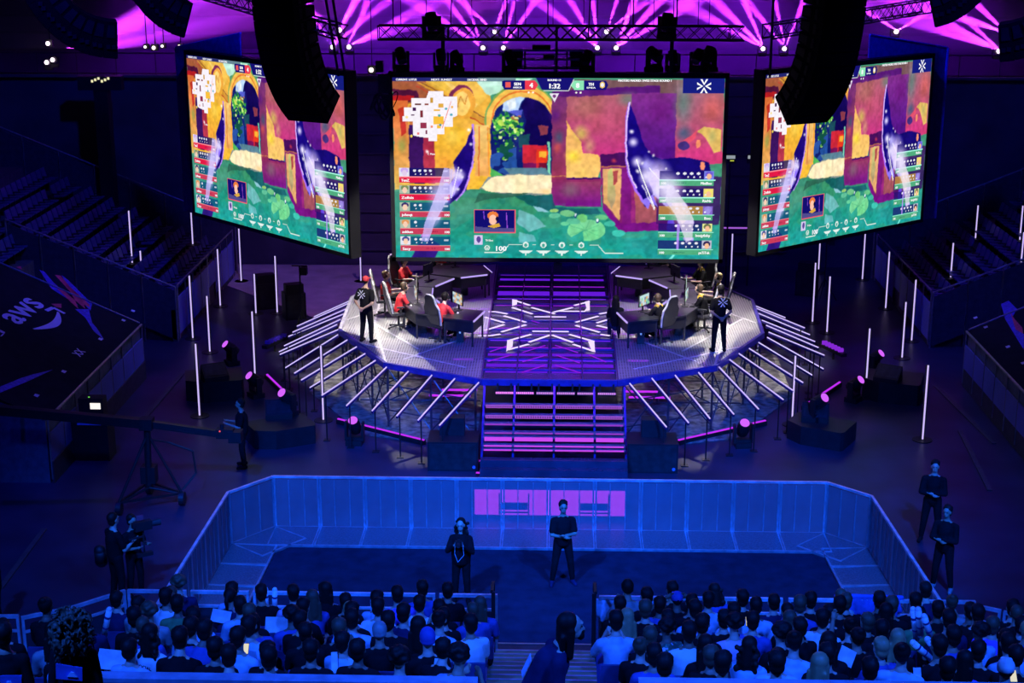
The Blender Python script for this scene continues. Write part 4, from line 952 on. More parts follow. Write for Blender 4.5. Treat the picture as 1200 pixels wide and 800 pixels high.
for (i,dx,dz,ang,pw) in [(0,-.75,1,5,1),(0,-.35,1,4,1),(0,-1.5,1,6,1),(1,.25,1,4,1),(1,.7,1,5,1),(2,-.12,1,4,1.2),(2,-.6,1,5,1),(2,-1.3,1,6,.9),(3,.35,1,6,1.4),(3,.9,1,6,1.2),(3,1.6,1,7,1.1),(4,-1.1,1,6,1.1),(4,-1.7,.9,6,1),(4,-.5,1,5,1),(5,-.3,1,4,1),(5,-.9,1,5,1),(5,.3,1,5,1),(6,.6,1,6,.9),(6,-.5,1,6,.9),(6,1.3,1,5,.8),(7,1.2,.6,6,.9),(7,.5,1,6,.9),(7,2.2,.7,5,.6),
     (8,1.6,.45,5,.9),(8,1.7,.75,7,.9),(9,1.5,.3,4,.9),(9,2.2,.9,7,.9),(10,-1.6,.75,6,1.),(10,-1.4,.45,5,1.),(10,-1.2,.95,5,.8),(11,-1.5,.5,7,.8),(11,-1.1,.9,6,.7),(14,-1.,.7,6,.7),(14,.6,.9,6,.8),(15,-1.,.6,6,.9),(15,.8,.6,6,.8),(12,.4,1,6,.7),(12,-.9,.8,6,.7),(13,.3,1,5,.7),(13,1.2,.9,6,.7)]:
    beam(i,dx,dz,ang,pw*BP)
# broad violet spots added to fill the haze between the beams
for (x,pw) in((-15,.5),(-7,1.),(0,1.3),(7,1.1),(15,.6)):
    spot('added_haze_fill',(x,61.5,13.8),(x,64.5,8.),85,pw*9000,(.28,.01,1),.8,.3)
for (x,z) in((-10,6),(0,6),(10,6)):
    spot('bowl_flood',(x,60,17.5),(x,70,8.),75,120,(.35,.03,1),.8,.3)
# house lights and booth far left
for i,(a,b,r_) in enumerate([(170,55,.09),(180,56,.12),(190,54,.09),(210,54,.09),(435,82,.15),(56,51,.13)]):
    t=empty('house_light',AY(a,b,57.4)); MB().sph((0,0,0),r_*.6,10,6).build('bulb',emis('warm_bulb',(1,.8,.75),2.5) if i<5 else lensm,t); MB().box((0,.2,0),(r_*2,.2,r_*2)).build('housing',blk,t)
    MB().bar((0,.25,0),(0,.25,20.9-t.location.z),.03).build('hanger',blk,t)
    tag(t,['small light at the far left, first of a row of four','small white light at the far left, second of a row of four','small light at the far left, third of a row of four','small light at the far left, last of a row of four','bright white lamp between the left speaker column and main screen','slanted bright lamp at the far upper left above the beams'][i],'light')
t=empty('control_booth',AY(118,97,56.)); m=MB(); m.box((0,0,0),(1.6,.4,.5)); m.build('console',blk,t); MB().bar((0,.1,-.2),(0,.1,-t.location.z),.5).build('pedestal',blk,t)
m=MB(); 
for k in range(6): m.box((-.25+.12*k,-.21,.08+.05*(k%3)),(.08,.01,.09))
m.build('lit_display',emis('booth_screen',(.9,.85,.5),.9),t); tag(t,'small booth with lit displays far back on the left concourse','booth')
for i,(a,b) in enumerate(((856,186),(882,186))):
    t=empty('status_display',AY(a,b,55.)); MB().bar((0,.1,0),(0,.1,-t.location.z),.06).build('post',blk,t); MB().box((0,.05,0),(.42,.08,.34)).build('housing',blk,t); m=MB(); m.box((0,0,.06),(.34,.01,.12)); m.build('lit_panel',emis('panel_dim',(.35,.4,.45),.8),t); MB().box((.06,-.002,-.07),(.14,.01,.03)).build('yellow_line',emis('panel_yel',(.8,.9,.1),.8),t)
    tag(t,['small lit status display in the gap right of the main screen','small lit status display partly behind the right screen'][i],'display')
t=empty('wall_light_strip',AY(862,267,57.0)); MB().box((0,0,0),(1.4,.06,.05)).build('lamp',emis('strip_vio',(.5,.15,.9),.7),t); tag(t,'thin violet light strip low in the gap right of the main screen','light')
# ---------------- people ----------------
def remesh(mb,vox,smooth=3,name='tmp'):
    me=mb.mesh(name,blk); o=bpy.data.objects.new('tmp',me); col.objects.link(o)
    r=o.modifiers.new('r','REMESH'); r.mode='VOXEL'; r.voxel_size=vox; r.use_smooth_shade=True
    s=o.modifiers.new('s','SMOOTH'); s.factor=.5; s.iterations=smooth
    bpy.context.view_layer.update(); dg=bpy.context.evaluated_depsgraph_get()
    out=bpy.data.meshes.new_from_object(o.evaluated_get(dg)); bpy.data.objects.remove(o); bpy.data.meshes.remove(me); out.materials.clear(); out.name=name
    out.materials.append(blk); return out
V=Vector
def joints(sit=False,lean=0.,arms='down',look=0.,legs=None,female=False,twist=0.):
    J={}
    hip=.48 if sit else .95
    J['pel']=V((0,0,hip)); ll=lean
    def up(d,side=0.): return J['pel']+V((side,math.sin(ll)*d,math.cos(ll)*d))
    J['chest']=up(.34); J['neck']=up(.52); J['head']=up(.70)+V((0,.03+.02*look,0))
    sw=.17 if female else .195
    for s,n in((-1,'L'),(1,'R')):
        J['sh'+n]=up(.425,s*sw*.97)
        if sit:
            J['hp'+n]=V((s*.09,.02,hip)); J['kn'+n]=V((s*.13,.46,.50)); J['an'+n]=V((s*.13,.42,.09)); J['to'+n]=V((s*.15,.58,.04))
        else:
            sp=.10 if legs is None else legs
            J['hp'+n]=V((s*.09,0,.92)); J['kn'+n]=V((s*(.09+sp*.4),.03,.50)); J['an'+n]=V((s*(.09+sp*.7),-.01,.09)); J['to'+n]=V((s*(.12+sp*.8),.15,.035))
    def arm(n,el,wr,hd=None):
        s=-1 if n=='L' else 1
        J['el'+n]=J['sh'+n]+V((s*el[0],el[1],el[2])); J['wr'+n]=J['el'+n]+V((s*wr[0],wr[1],wr[2])); J['hd'+n]=hd
    for n in'LR':
        a=arms if isinstance(arms,str) else arms[0 if n=='L' else 1]
        if a=='down': arm(n,(.05,-.02,-.28),(.0,.05,-.25))
        elif a=='lap': arm(n,(.05,.08,-.27),(-.10,.22,-.03))
        elif a=='desk': arm(n,(.06,.15,-.24),(-.04,.26,.03))
        elif a=='cross': arm(n,(.05,.08,-.27),(-.24,.16,.04 if n=='L' else .0))
        elif a=='back': arm(n,(.07,-.10,-.27),(-.18,-.10,-.12))
        elif a=='up': arm(n,(.12,.10,.22),(-.05,.05,.25))
        elif a=='head': arm(n,(.20,.06,.12),(-.22,-.03,.18))
        elif a=='face': arm(n,(.08,.14,-.22),(-.15,.14,.17))
        elif a=='hold': arm(n,(.06,.06,-.27),(-.10,.26,.08))
    return J
def add_hand(m,w,d,side,r=.026,curl=.3):
    d=V(d).normalized(); a=d.orthogonal().normalized(); b=d.cross(a)
    # palm across x where possible
    x=V((1,0,0))-d*d.x
    if x.length<.2: x=V((0,0,1))-d*d.z
    x.normalize(); nrm=d.cross(x)
    m.sph(w+d*.045,(.034,.034,.034),8,6); m.cap(w,.024,w+d*.07,.028)
    for k,(o,L) in enumerate(((-.028,.065),(-.010,.078),(.010,.073),(.027,.055))):
        p=w+d*.08+x*o; q=p+d*L*.55+nrm*-.008; e=q+d*L*.4+nrm*-.02
        m.cap(p,.0095,q,.009,6); m.cap(q,.009,e,.008,6)
    s=-1 if side=='L' else 1
    p=w+d*.03-x*s*.025; q=p+d*.035-x*s*.028; e=q+d*.03-x*s*.004
    m.cap(p,.013,q,.010,6); m.cap(q,.010,e,.009,6)
def body_mesh(J,vox=.013,name='body',face=True):
    m=MB(); c=m.cap
    c(J['pel'],.125,J['chest'],.13,12); c(J['chest'],.12,J['neck'],.07,12)
    c(J['neck'],.058,J['head']-V((0,0,.05)),.052,10)
    H=J['head']; m.sph(H+V((0,-.01,.03)),(.076,.094,.10),14,10); m.sph(H+V((0,.025,-.045)),(.054,.066,.062),12,8)
    m.cap(H+V((0,.085,.015)),.010,H+V((0,.108,-.018)),.014,8); m.sph(H+V((0,.088,-.055)),(.022,.014,.009),8,6); m.sph(H+V((0,.086,.045)),(.05,.016,.012),8,6)
    for s in(-1,1): m.sph(H+V((s*.078,0,-.002)),(.012,.02,.032),8,6)
    for s,n in((-1,'L'),(1,'R')):
        c(J['neck']-V((0,0,.03)),.06,J['sh'+n],.052); c(J['sh'+n],.052,J['el'+n],.04); c(J['el'+n],.04,J['wr'+n],.026)
        d=(J['wr'+n]-J['el'+n]); add_hand(m,J['wr'+n],d,n)
        c(J['pel'],.11,J['hp'+n],.09); c(J['hp'+n],.085,J['kn'+n],.055); c(J['kn'+n],.054,J['an'+n],.036); c(J['an'+n]-V((0,.03,.03)),.035,J['to'+n],.026)
    me=remesh(m,vox,2,name); return me
def shirt_mesh(J,sleeve='short',vox=.017,name='shirt',belly=1.,hood=False,dress=False):
    m=MB(); c=m.cap
    c(J['pel']+V((0,0,.02)),.15*belly,J['chest'],.155*belly,14); c(J['chest']+V((0,0,-.02)),.15,J['chest'].lerp(J['neck'],.55),.11,14); c(J['chest'].lerp(J['neck'],.5),.10,J['chest'].lerp(J['neck'],.92),.072,12)
    for s,n in((-1,'L'),(1,'R')):
        m.sph(J['chest'].lerp(J['sh'+n],.42)-V((0,0,.02)),(.11,.105,.11),12,8)
        c(J['neck']-V((0,0,.055)),.068,J['sh'+n],.066,12)
        e=J['sh'+n].lerp(J['el'+n],.72) if sleeve=='short' else J['el'+n]
        c(J['sh'+n],.068,e,.064 if sleeve=='short' else .056,12)
        if sleeve!='short': c(J['el'+n],.056,J['el'+n].lerp(J['wr'+n],.93),.042,12)
    if hood: m.sph(J['neck']+V((0,-.09,-.02)),(.12,.07,.07),12,8)
    return remesh(m,vox,3,name)
def pants_mesh(J,vox=.018,name='trousers'):
    m=MB(); c=m.cap; c(J['pel']+V((0,0,.03)),.145,J['pel']-V((0,0,.03)),.14,12)
    for n in'LR':
        c(J['pel'],.12,J['hp'+n],.105); c(J['hp'+n],.10,J['kn'+n],.075); c(J['kn'+n],.074,J['an'+n]+V((0,0,.03)),.056)
    return remesh(m,vox,3,name)
def shoes_mesh(J,name='shoes'):
    m=MB()
    for n in'LR': m.cap(J['an'+n]-V((0,.04,.035)),.048,J['to'+n]+V((0,.0,.005)),.040); m.cap(J['an'+n],.045,J['an'+n]-V((0,0,.04)),.05)
    return remesh(m,.016,2,name)
def hair_mesh(kind,vox=.014):
    "in head space: origin at head centre, face toward +Y"
    m=MB(); rs=random.Random(hash(kind)%1000 if False else len(kind)*7)
    m.sph((0,-.042,.056),(.094,.100,.096),14,10)
    if kind=='short':
        m.sph((0,-.05,-.02),(.084,.072,.085),12,8)
        for i in range(26):
            a=rs.uniform(0,2*PI);e=rs.uniform(.1,1.2); m.sph((.085*math.cos(a)*math.sin(e),-.03+.095*math.sin(a)*math.sin(e),.05+.09*math.cos(e)),rs.uniform(.018,.028),6,4)
    elif kind=='buzz': 
        m=MB(); m.sph((0,-.018,.038),(.084,.098,.095),14,10); m.sph((0,-.045,.0),(.076,.066,.06),12,8)
    elif kind=='curly':
        for i in range(60):
            a=rs.uniform(0,2*PI);e=rs.uniform(0,1.9); 
            y=math.sin(a)*math.sin(e)
            if y>.55 and e>1: continue
            m.sph((.10*math.cos(a)*math.sin(e),-.03+.11*y,.05+.10*math.cos(e)),rs.uniform(.025,.04),6,4)
    elif kind=='long':
        m.cap((0,-.055,.03),.085,(0,-.07,-.22),.075,12); m.cap((-.06,-.02,0),.045,(-.075,-.03,-.24),.035); m.cap((.06,-.02,0),.045,(.075,-.03,-.24),.035)
        for i in range(7): x=-.09+.03*i; m.cap((x,-.10+.3*x*x*10*.1,-.05),.022,(x*1.1,-.115,-.29-rs.uniform(0,.04)),.014,6)
    elif kind=='wavy':
        m.cap((0,-.05,.03),.09,(0,-.07,-.18),.10,12)
        for i in range(46):
            m.sph((rs.uniform(-.13,.13),-.06+rs.uniform(-.06,.03),rs.uniform(-.30,.05)),rs.uniform(.03,.045),6,4)
    elif kind=='bigcurl':
        for i in range(620):
            a=rs.uniform(0,2*PI); e=math.acos(rs.uniform(-.75,1)); R_=rs.uniform(.13,.185); y=math.sin(a)*math.sin(e)
            if y>.45 and math.cos(e)<.5: continue
            p=(R_*1.05*math.cos(a)*math.sin(e),-.05+R_*y,-.03+R_*1.25*math.cos(e)); q=(p[0]+rs.uniform(-.03,.03),p[1]+rs.uniform(-.03,.03),p[2]+rs.uniform(-.05,.02))
            m.cap(p,rs.uniform(.009,.014),q,.008,5)
        m.sph((0,-.06,-.04),(.13,.12,.16),12,8)
    elif kind=='bun':
        m.sph((0,-.05,.0),(.080,.065,.07),12,8); m.sph((0,-.095,.12),(.05,.045,.045),10,8)
    elif kind=='pony':
        m.sph((0,-.05,.0),(.080,.065,.07),12,8); m.cap((0,-.12,.07),.03,(0,-.16,-.02),.035); m.cap((0,-.16,-.02),.035,(0,-.14,-.2),.015)
    elif kind=='cap':
        m=MB(); m.sph((0,-.012,.045),(.092,.106,.092),14,10); m.slab([(-.07,.06,.055),(.07,.06,.055),(.055,.17,.045),(-.055,.17,.045)],.014); m.sph((0,-.012,.14),.014,6,4)
        return remesh(m,.012,1,'cap')
    elif kind=='beanie':
        m=MB(); m.sph((0,-.02,.05),(.095,.107,.115),14,10); m.sph((0,-.045,.0),(.088,.078,.05),12,8)
    return remesh(m,vox if kind!='bigcurl' else .009,1 if kind!='bigcurl' else 0,'hair')
HAIR={}
def hair(kind):
    if kind not in HAIR: HAIR[kind]=hair_mesh(kind)
    return HAIR[kind]
SK={'a':mat('skin_light',(.62,.42,.32),.55,0,.06),'b':mat('skin_tan',(.42,.26,.18),.55,0,.06),'c':mat('skin_brown',(.22,.13,.09),.55,0,.06)}
HC={'dark':mat('hair_dark',(.010,.008,.007),.6,spec=.2),'brown':mat('hair_brown',(.09,.055,.03),.6),'blond':mat('hair_blond',(.38,.27,.13),.5),'grey':mat('hair_grey',(.3,.3,.3),.5),'blue':mat('cap_blue',(.05,.08,.4),.7),'white':mat('cap_white',(.7,.7,.7),.7),'red':mat('cap_red',(.4,.02,.03),.7)}
CL={'dark':mat('cloth_black',(.008,.008,.010),.9,spec=.12),'white':mat('cloth_white',(.75,.75,.78),.8,0,.06),'grey':mat('cloth_grey',(.28,.28,.3),.8),'blue':mat('cloth_blue',(.06,.08,.35),.8),'pink':mat('cloth_pink',(.8,.45,.7),.8),'green':mat('cloth_green',(.10,.22,.08),.8),'navy':mat('cloth_navy',(.016,.02,.07),.9,spec=.12),'light':mat('cloth_light_blue',(.42,.55,.75),.8),'red':mat('cloth_red',(.75,.03,.04),.7,0,.1),'violet':mat('cloth_violet',(.30,.12,.75),.8),'olive':mat('cloth_olive',(.2,.2,.08),.8)}
patt=mat('cloth_leaf_pattern',(.12,.3,.25),.8)
_r=[n for n in patt.node_tree.nodes if n.type=='VALTORGB'][0]; _n=[n for n in patt.node_tree.nodes if n.type=='TEX_NOISE'][0]; _n.inputs['Scale'].default_value=14
_r.color_ramp.interpolation='CONSTANT'; _r.color_ramp.elements[0].color=(.03,.08,.06,1); _r.color_ramp.elements[0].position=0; _r.color_ramp.elements[1].position=.5; _r.color_ramp.elements[1].color=(.06,.22,.14,1); _e=_r.color_ramp.elements.new(.58); _e.color=(.7,.55,.8,1)
CL['leaf']=patt
def setm(o,m):
    o.material_slots[0].link='OBJECT'; o.material_slots[0].material=m
class Figure: pass
FIG={}
def fig(key,sleeve='short',hood=False,belly=1.,vox=.013,**kw):
    if key in FIG: return FIG[key]
    f=Figure(); f.J=joints(**kw); f.body=body_mesh(f.J,vox); f.shirt=shirt_mesh(f.J,sleeve,hood=hood,belly=belly); f.pants=pants_mesh(f.J); f.shoes=shoes_mesh(f.J)
    FIG[key]=f; return f
eyem=mat('eye_dark',(.01,.01,.01),.3); lipm=mat('lip',(.35,.12,.1),.5)
_em=MB()
for s in(-1,1): _em.sph((s*.032,.083,.022),(.012,.008,.007),8,5)
EYES=_em.mesh('eyes',eyem,True)
def person(f,loc,rz,hk='short',hc='dark',sc='dark',pc='dark',skin='b',label='',cat='person',group=None,yaw=0.,pitch=0.,size=1.,legs=True,name='person',shoe='dark',face=False):
    b=bpy.data.objects.new(name,f.body); col.objects.link(b); b.location=loc; b.rotation_euler.z=rz; b.scale=(size,)*3; setm(b,SK[skin])
    def part(nm,me,mt,l=None):
        o=bpy.data.objects.new(nm,me); col.objects.link(o); o.parent=b; setm(o,mt)
        if l is not None: o.location=l
        return o
    part('shirt',f.shirt,CL[sc])
    if legs: part('trousers',f.pants,CL[pc]); part('shoes',f.shoes,CL[shoe])
    if hk!='none':
        h=part('cap' if hk=='cap' else ('beanie' if hk=='beanie' else 'hair'),hair(hk),HC[hc],f.J['head']); h.rotation_euler=(pitch,0,0)
        if hk=='cap': part('hair',hair('buzz'),HC['dark'],f.J['head'])
    if face: part('eyes',EYES,eyem,f.J['head'])
    tag(b,label,cat,group); return b
# ---------------- chairs and desks on stage ----------------
def gaming_chair(loc,rz,label):
    t=empty('gaming_chair',loc,rz); g=mat('chair_leatherette',(.015,.015,.02),.35); a=mat('chair_silver_edge',(.55,.55,.58),.35)
    m=MB()
    for k in range(5): an=k*2*PI/5; m.tube((0,0,.09),(.32*math.cos(an),.32*math.sin(an),.05),.025,.018); m.sph((.32*math.cos(an),.32*math.sin(an),.035),.035,8,5)
    m.build('base',dgrey,t); MB().tube((0,0,.08),(0,0,.42),.03).build('gas_lift',dgrey,t)
    m=MB(); m.box((0,.0,.46),(.50,.50,.09)); o=m.build('seat',g,t); bv=o.modifiers.new('b','BEVEL'); bv.width=.03; bv.segments=2
    P=[(-.24,.5),(-.28,.72),(-.28,.98),(-.2,1.1),(-.17,1.28),(-.1,1.36),(.1,1.36),(.17,1.28),(.2,1.1),(.28,.98),(.28,.72),(.24,.5)]
    def bk(P,y0,y1):
        m=MB(); n=len(P); ty=lambda z:-.22-(z-.5)*.22
        m.add([(p[0],ty(p[1])+y0,p[1]) for p in P]+[(p[0],ty(p[1])+y1,p[1]) for p in P],[tuple(range(n)),tuple(reversed(range(n,2*n)))]+[(i,n+i,n+(i+1)%n,(i+1)%n) for i in range(n)]); return m
    bk(P,-.05,.05).build('backrest',g,t)
    m=MB(); ty=lambda z:-.22-(z-.5)*.22; pts=[(p[0]*1.02,ty(p[1]),p[1]) for p in P]; m.path(pts,.03,6); m.build('edge_piping',a,t)
    for s in(-1,1):
        MB().box((s*.30,.02,.68),(.08,.26,.04)).box((s*.30,.0,.56),(.04,.06,.24)).build('armrest',dgrey,t)
    MB().box((0,-.20-.22*.15,.60),(.32,.08,.14)).build('lumbar_cushion',g,t)
    tag(t,label,'chair','gaming chairs on the stage'); return t
def desk(poly,edges,label,z=2.55):
    "poly: world xy corners of the top"
    c=V((sum(p[0] for p in poly)/len(poly),sum(p[1] for p in poly)/len(poly),SZ)); t=empty('gaming_desk',c)
    loc=[(p[0]-c.x,p[1]-c.y) for p in poly]; h=z-SZ
    A=sum(loc[i][0]*loc[(i+1)%len(loc)][1]-loc[(i+1)%len(loc)][0]*loc[i][1] for i in range(len(loc)))
    if A<0: loc=loc[::-1]
    MB().prism(loc,h-.04,h).build('desk_top',mat('desk_black',(.03,.03,.035),.3),t)
    for p in loc: MB().bar((p[0]*.9,p[1]*.9,0),(p[0]*.9,p[1]*.9,h-.04),.05).build('leg',blk,t)
    m=MB()
    n=len(loc)
    m.prism([(p[0]*.93,p[1]*.93) for p in loc],h-.36,h-.04); m.build('modesty_box',mat('desk_panel',(.012,.012,.015),.5),t)
    for (a,b) in edges:
        a=V((a[0]-c.x,a[1]-c.y,h-.015));b=V((b[0]-c.x,b[1]-c.y,h-.015)); MB().bar(a,b,.035,.04).build('edge_light',emis('desk_edge_led',(.55,.4,1.),.95),t)
    tag(t,label,'desk'); return t
def monitor(loc,rz,lit,label):
    t=empty('monitor',loc,rz)   # screen faces local -Y
    MB().box((0,.05,.01),(.24,.18,.02)).build('foot',blk,t); MB().box((0,.06,.15),(.05,.03,.28)).build('stem',blk,t)
    MB().box((0,.03,.34),(.56,.03,.34)).build('housing',blk,t)
    m=MB(); n=12
    cols=[(.30,.75,.45),(.62,.65,.70),(.75,.45,.18),(.18,.30,.42),(.55,.78,.80)]
    for i in range(6):
        for j in range(4):
            m.mi((i*2+j*3+i*j)%5 if lit!=2 else ((i+j)%2)*1+(3 if i%3==0 else 1)).quad((-.26+.52*i/6,.012,.19+.30*j/4),(-.26+.52*(i+1)/6,.012,.19+.30*j/4),(-.26+.52*(i+1)/6,.012,.19+.30*(j+1)/4),(-.26+.52*i/6,.012,.19+.30*(j+1)/4))
    m.build('screen',[emis('game_tone_%s'%nm,c,.95) for nm,c in zip(('green','grey','orange','slate','aqua'),cols)],t)
    tag(t,label,'monitor','monitors on the team desks'); return t
def keyboard(loc,rz,label):
    t=empty('keyboard',loc,rz); MB().box((0,0,.012),(.40,.14,.024)).build('case',blk,t)
    m=MB()
    for i in range(12):
        for j in range(4): m.box((-.18+i*.033,-.045+j*.03,.028),(.027,.024,.01))
    m.build('keys',dgrey,t); tag(t,label,'keyboard','keyboards on the team desks')
def mouse(loc,label):
    m=MB(); m.sph((0,0,.015),(.032,.055,.022),10,6); o=m.build('mouse',mat('mouse_white',(.7,.7,.7),.4),None,loc,smooth=True); tag(o,label,'mouse','mice on the team desks')
dz=2.55
def gx(*p): q=G(*p,dz); return (q.x,q.y)
for s,side in((-1,'left'),(1,'right')):
    M=lambda P:[(x*-s if s>0 else x,y) for x,y in P]
    X=lambda x:x if s<0 else -x
    mm=lambda P:[(X(x),y) for x,y in P]
    D=[([(-1.84,41.5),(-2.09,40.4),(-2.95,40.75),(-3.1,41.95)],[((-1.84,41.5),(-2.09,40.4))],'front end'),
       ([(-3.1,42.0),(-3.0,40.8),(-3.75,41.2),(-4.25,42.3),(-3.45,43.0)],[((-3.18,42.43),(-3.42,43.02))],'front middle'),
       ([(-3.42,43.05),(-4.25,42.35),(-4.4,44.3),(-3.5,44.2)],[((-3.46,43.3),(-3.5,44.1))],'outer'),
       ([(-3.5,44.25),(-4.35,44.35),(-3.95,45.9),(-2.96,45.4)],[((-3.45,44.36),(-2.96,45.35))],'rear middle'),
       ([(-2.76,45.47),(-3.9,46.0),(-3.6,47.3),(-2.14,47.1),(-1.85,46.2),(-1.97,45.9)],[((-2.76,45.47),(-1.97,45.9)),((-1.85,46.2),(-2.14,47.1))],'rear end')]
    for P,Ed,nm in D: desk(mm(P),[(mm([a])[0],mm([b])[0]) for a,b in Ed],'black angled gaming desk of the %s team, %s one'%(side,nm))
tl=fig('sit_desk',sit=True,lean=.22,arms='desk')
tm=fig('sit_desk_upright',sit=True,lean=.02,arms='desk')
PL=[((-3.05,41.15),-.75,tl,'front, nearest the audience',(-2.62,41.55),-1.0),((-4.35,42.35),-1.25,tl,'second from the front',(-3.85,42.2),-1.35),((-4.9,43.75),-1.45,tm,'third from the front',(-3.95,43.6),-1.45),((-4.55,45.65),-2.0,tm,'fourth from the front',(-3.75,45.1),-2.0),((-3.5,47.85),-2.7,tm,'rear, partly behind the screen',(-3.05,46.9),-2.7)]
for s,side,shirt in((-1,'left','red'),(1,'right','dark')):
    for i,((x,y),rz,f,nm,mp,mrz) in enumerate(PL):
        X=x if s<0 else -x+.03; R_=rz if s<0 else -rz
        fc=V((math.sin(-R_),math.cos(R_),0))
        gaming_chair((X,y,SZ),R_,'black gaming chair of the %s team player %s'%(side,nm))
        sp=V((X,y,SZ))+fc*.02
        pr=person(f,sp+V((0,0,.03)),R_,'short',['dark','brown','brown','dark','brown'][i] if s<0 else ['brown','brown','blond','dark','brown'][i],shirt,'dark','a','seated player in %s jersey with headset, %s team, %s'%('red' if s<0 else 'black and gold',side,nm),group=None,face=True)
        m=MB(); H=f.J['head']
        for k in range(9):
            a0=PI*k/9;a1=PI*(k+1)/9; m.tube((math.cos(a0)*.098,0,.03+math.sin(a0)*.125),(math.cos(a1)*.098,0,.03+math.sin(a1)*.125),.012,n=6)
        for e in(-1,1): m.tube((e*.085,0,0),(e*.115,0,0),.042,n=12)
        m.tube((-.1,.02,-.02),(-.05,.11,-.06),.005)
        h=m.build('headset',blk); 
        h.parent=pr; h.location=H
        if s>0:
            MB().tube((-.1,0,0),(.1,0,0),.075,n=12).build('gold_collar',mat('gold_trim',(.8,.55,.05),.5),pr,f.J['neck']-V((0,0,.03)))
        mx=mp[0] if s<0 else -mp[0]; mr=mrz if s<0 else -mrz
        # monitor screen faces the player
        monitor((mx,mp[1],dz),mr,1 if s>0 else 2,'monitor of the %s team player %s'%(side,nm))
        kp=V((X,y,0)).lerp(V((mx,mp[1],0)),.62) if (V((mx,mp[1],0))-V((X,y,0))).length>.5 else V((mx,mp[1],0))-fc*.12
        keyboard((kp.x,kp.y,dz),R_,'black keyboard before the %s team player %s'%(side,nm))
        q=V((kp.x,kp.y,dz))+V((fc.y,-fc.x,0))*.28; mouse(q,'white mouse beside the keyboard of the %s team player %s'%(side,nm))
# small stage details: pc towers under the desks
pcm=mat('pc_case',(.02,.02,.024),.4)
for s,side in((-1,'left'),(1,'right')):
    for i,(x,y) in enumerate([(2.5,41.1),(3.6,42.0),(3.75,43.4),(3.6,45.2),(2.7,46.4)]):
        t=empty('computer_tower',(s*x,y,SZ)); MB().box((0,0,.22),(.2,.42,.44)).build('case',pcm,t); MB().box((0,-.213,.3),(.05,.006,.08)).build('status_light',emis('pc_light',[(.2,.4,1),(.9,.3,.1),(.9,.9,.7)][i%3],.8),t)
        tag(t,'dark computer tower under the %s team desks, %s from the front'%(side,ordn(i)),'computer','computers under the desks')
# ---------------- standing people ----------------
stand=fig('stand',arms='down'); crossed=fig('crossed',arms='cross',legs=.16,belly=1.18); behind=fig('behind',arms='back',legs=.08,belly=1.05)
holdc=fig('hold',sleeve='long',arms='face',legs=.05,belly=1.3,female=True); carry=fig('carry',arms='hold',legs=.08,belly=1.05); longs=fig('crossl',sleeve='long',arms='cross',legs=.12,belly=1.08)
def logo(parent,J,c,s=.12,back=True,sy=-1,off=(.0,.30)):
    m=MB(); star(lambda P:m.quad(*[(p[0],0,-p[1]) for p in P]),0,0,s)
    o=m.build('white_logo',mat('logo_white',(.75,.75,.85),.7),parent,J['chest']+V((off[0],sy*.175,off[1]-.16))); o.rotation_euler.z=0; return o
p=person(behind,G(430,401,SZ),-.45,'cap','red','dark','dark','b','standing crew member in black with red cap, arms folded, left of the players on stage',size=1.06)
m=MB(); logo(p,behind.J,None,.11,sy=-1,off=(-.02,.2))
p=person(behind,G(842,412,SZ),.15,'short','dark','dark','dark','b','standing crew member with white logo on back, hands behind back, right of the players',size=1.04)
logo(p,behind.J,None,.12,sy=-1,off=(0.02,.24))
kn=fig('kneel',sit=True,lean=.1,arms='lap',female=True)
person(kn,G(721,395,SZ)+V((0,0,-.12)),.05,'long','dark','dark','navy','b','person with long dark hair crouching in the middle of the stage, seen from behind',size=1.0)
person(crossed,G(659,684,0),PI+.15,'short','dark','dark','dark','b','security guard in black tee and trousers standing with folded arms in the empty pit',size=1.03,face=True,shoe='navy')
pp=person(holdc,G(541,706,0),PI-.1,'wavy','dark','dark','dark','a','photographer with long dark hair in a black coat holding a camera in the pit',size=1.02,face=True)
person(longs,G(1089,634,0),PI-.25,'short','dark','dark','dark','a','guard in black jacket with hand on chest, right of the pit, the farther of two',size=1.06,face=True)
person(longs,G(1103,691,0),PI-.6,'short','dark','dark','dark','b','guard in black sweater with folded arms, right of the pit, the nearer of two',size=1.04,face=True,shoe='grey')
person(carry,G(139,705,0),-.75+PI*.0,'short','dark','dark','dark','a','camera operator in black carrying a camera rig, left of the pit',size=1.07,face=True)
person(carry,G(160,697,0),-2.2,'short','dark','dark','dark','b','assistant in black standing close behind the camera operator left of the pit',size=.98)
person(carry,G(286,547,0),1.75,'short','dark','dark','dark','b','camera crane operator in dark tee gripping the crane end',size=1.0,face=True)
person(stand,G(-2,742,0),PI/2,'short','dark','dark','dark','b','dark figure standing at the left edge of the picture, half out of view',size=1.0)
# photographer's camera with strap
t=empty('photo_camera',G(541,706,0)+V((-.02,-.40,1.46)),PI); 
MB().box((0,0,0),(.14,.07,.10)).box((0,0,.06),(.05,.05,.04)).build('camera_body',blk,t); MB().tube((0,.03,0),(0,.15,0),.035,.04,12).build('lens',dgrey,t); MB().path([(-.07,0,.03),(-.10,.0,-.25),(.02,0,-.4),(.08,0,-.22),(.07,0,.03)],.006).build('strap',mat('pale_strap',(.5,.5,.6),.6),t); tag(t,'black photo camera with a strap held up by the photographer in the pit','camera')
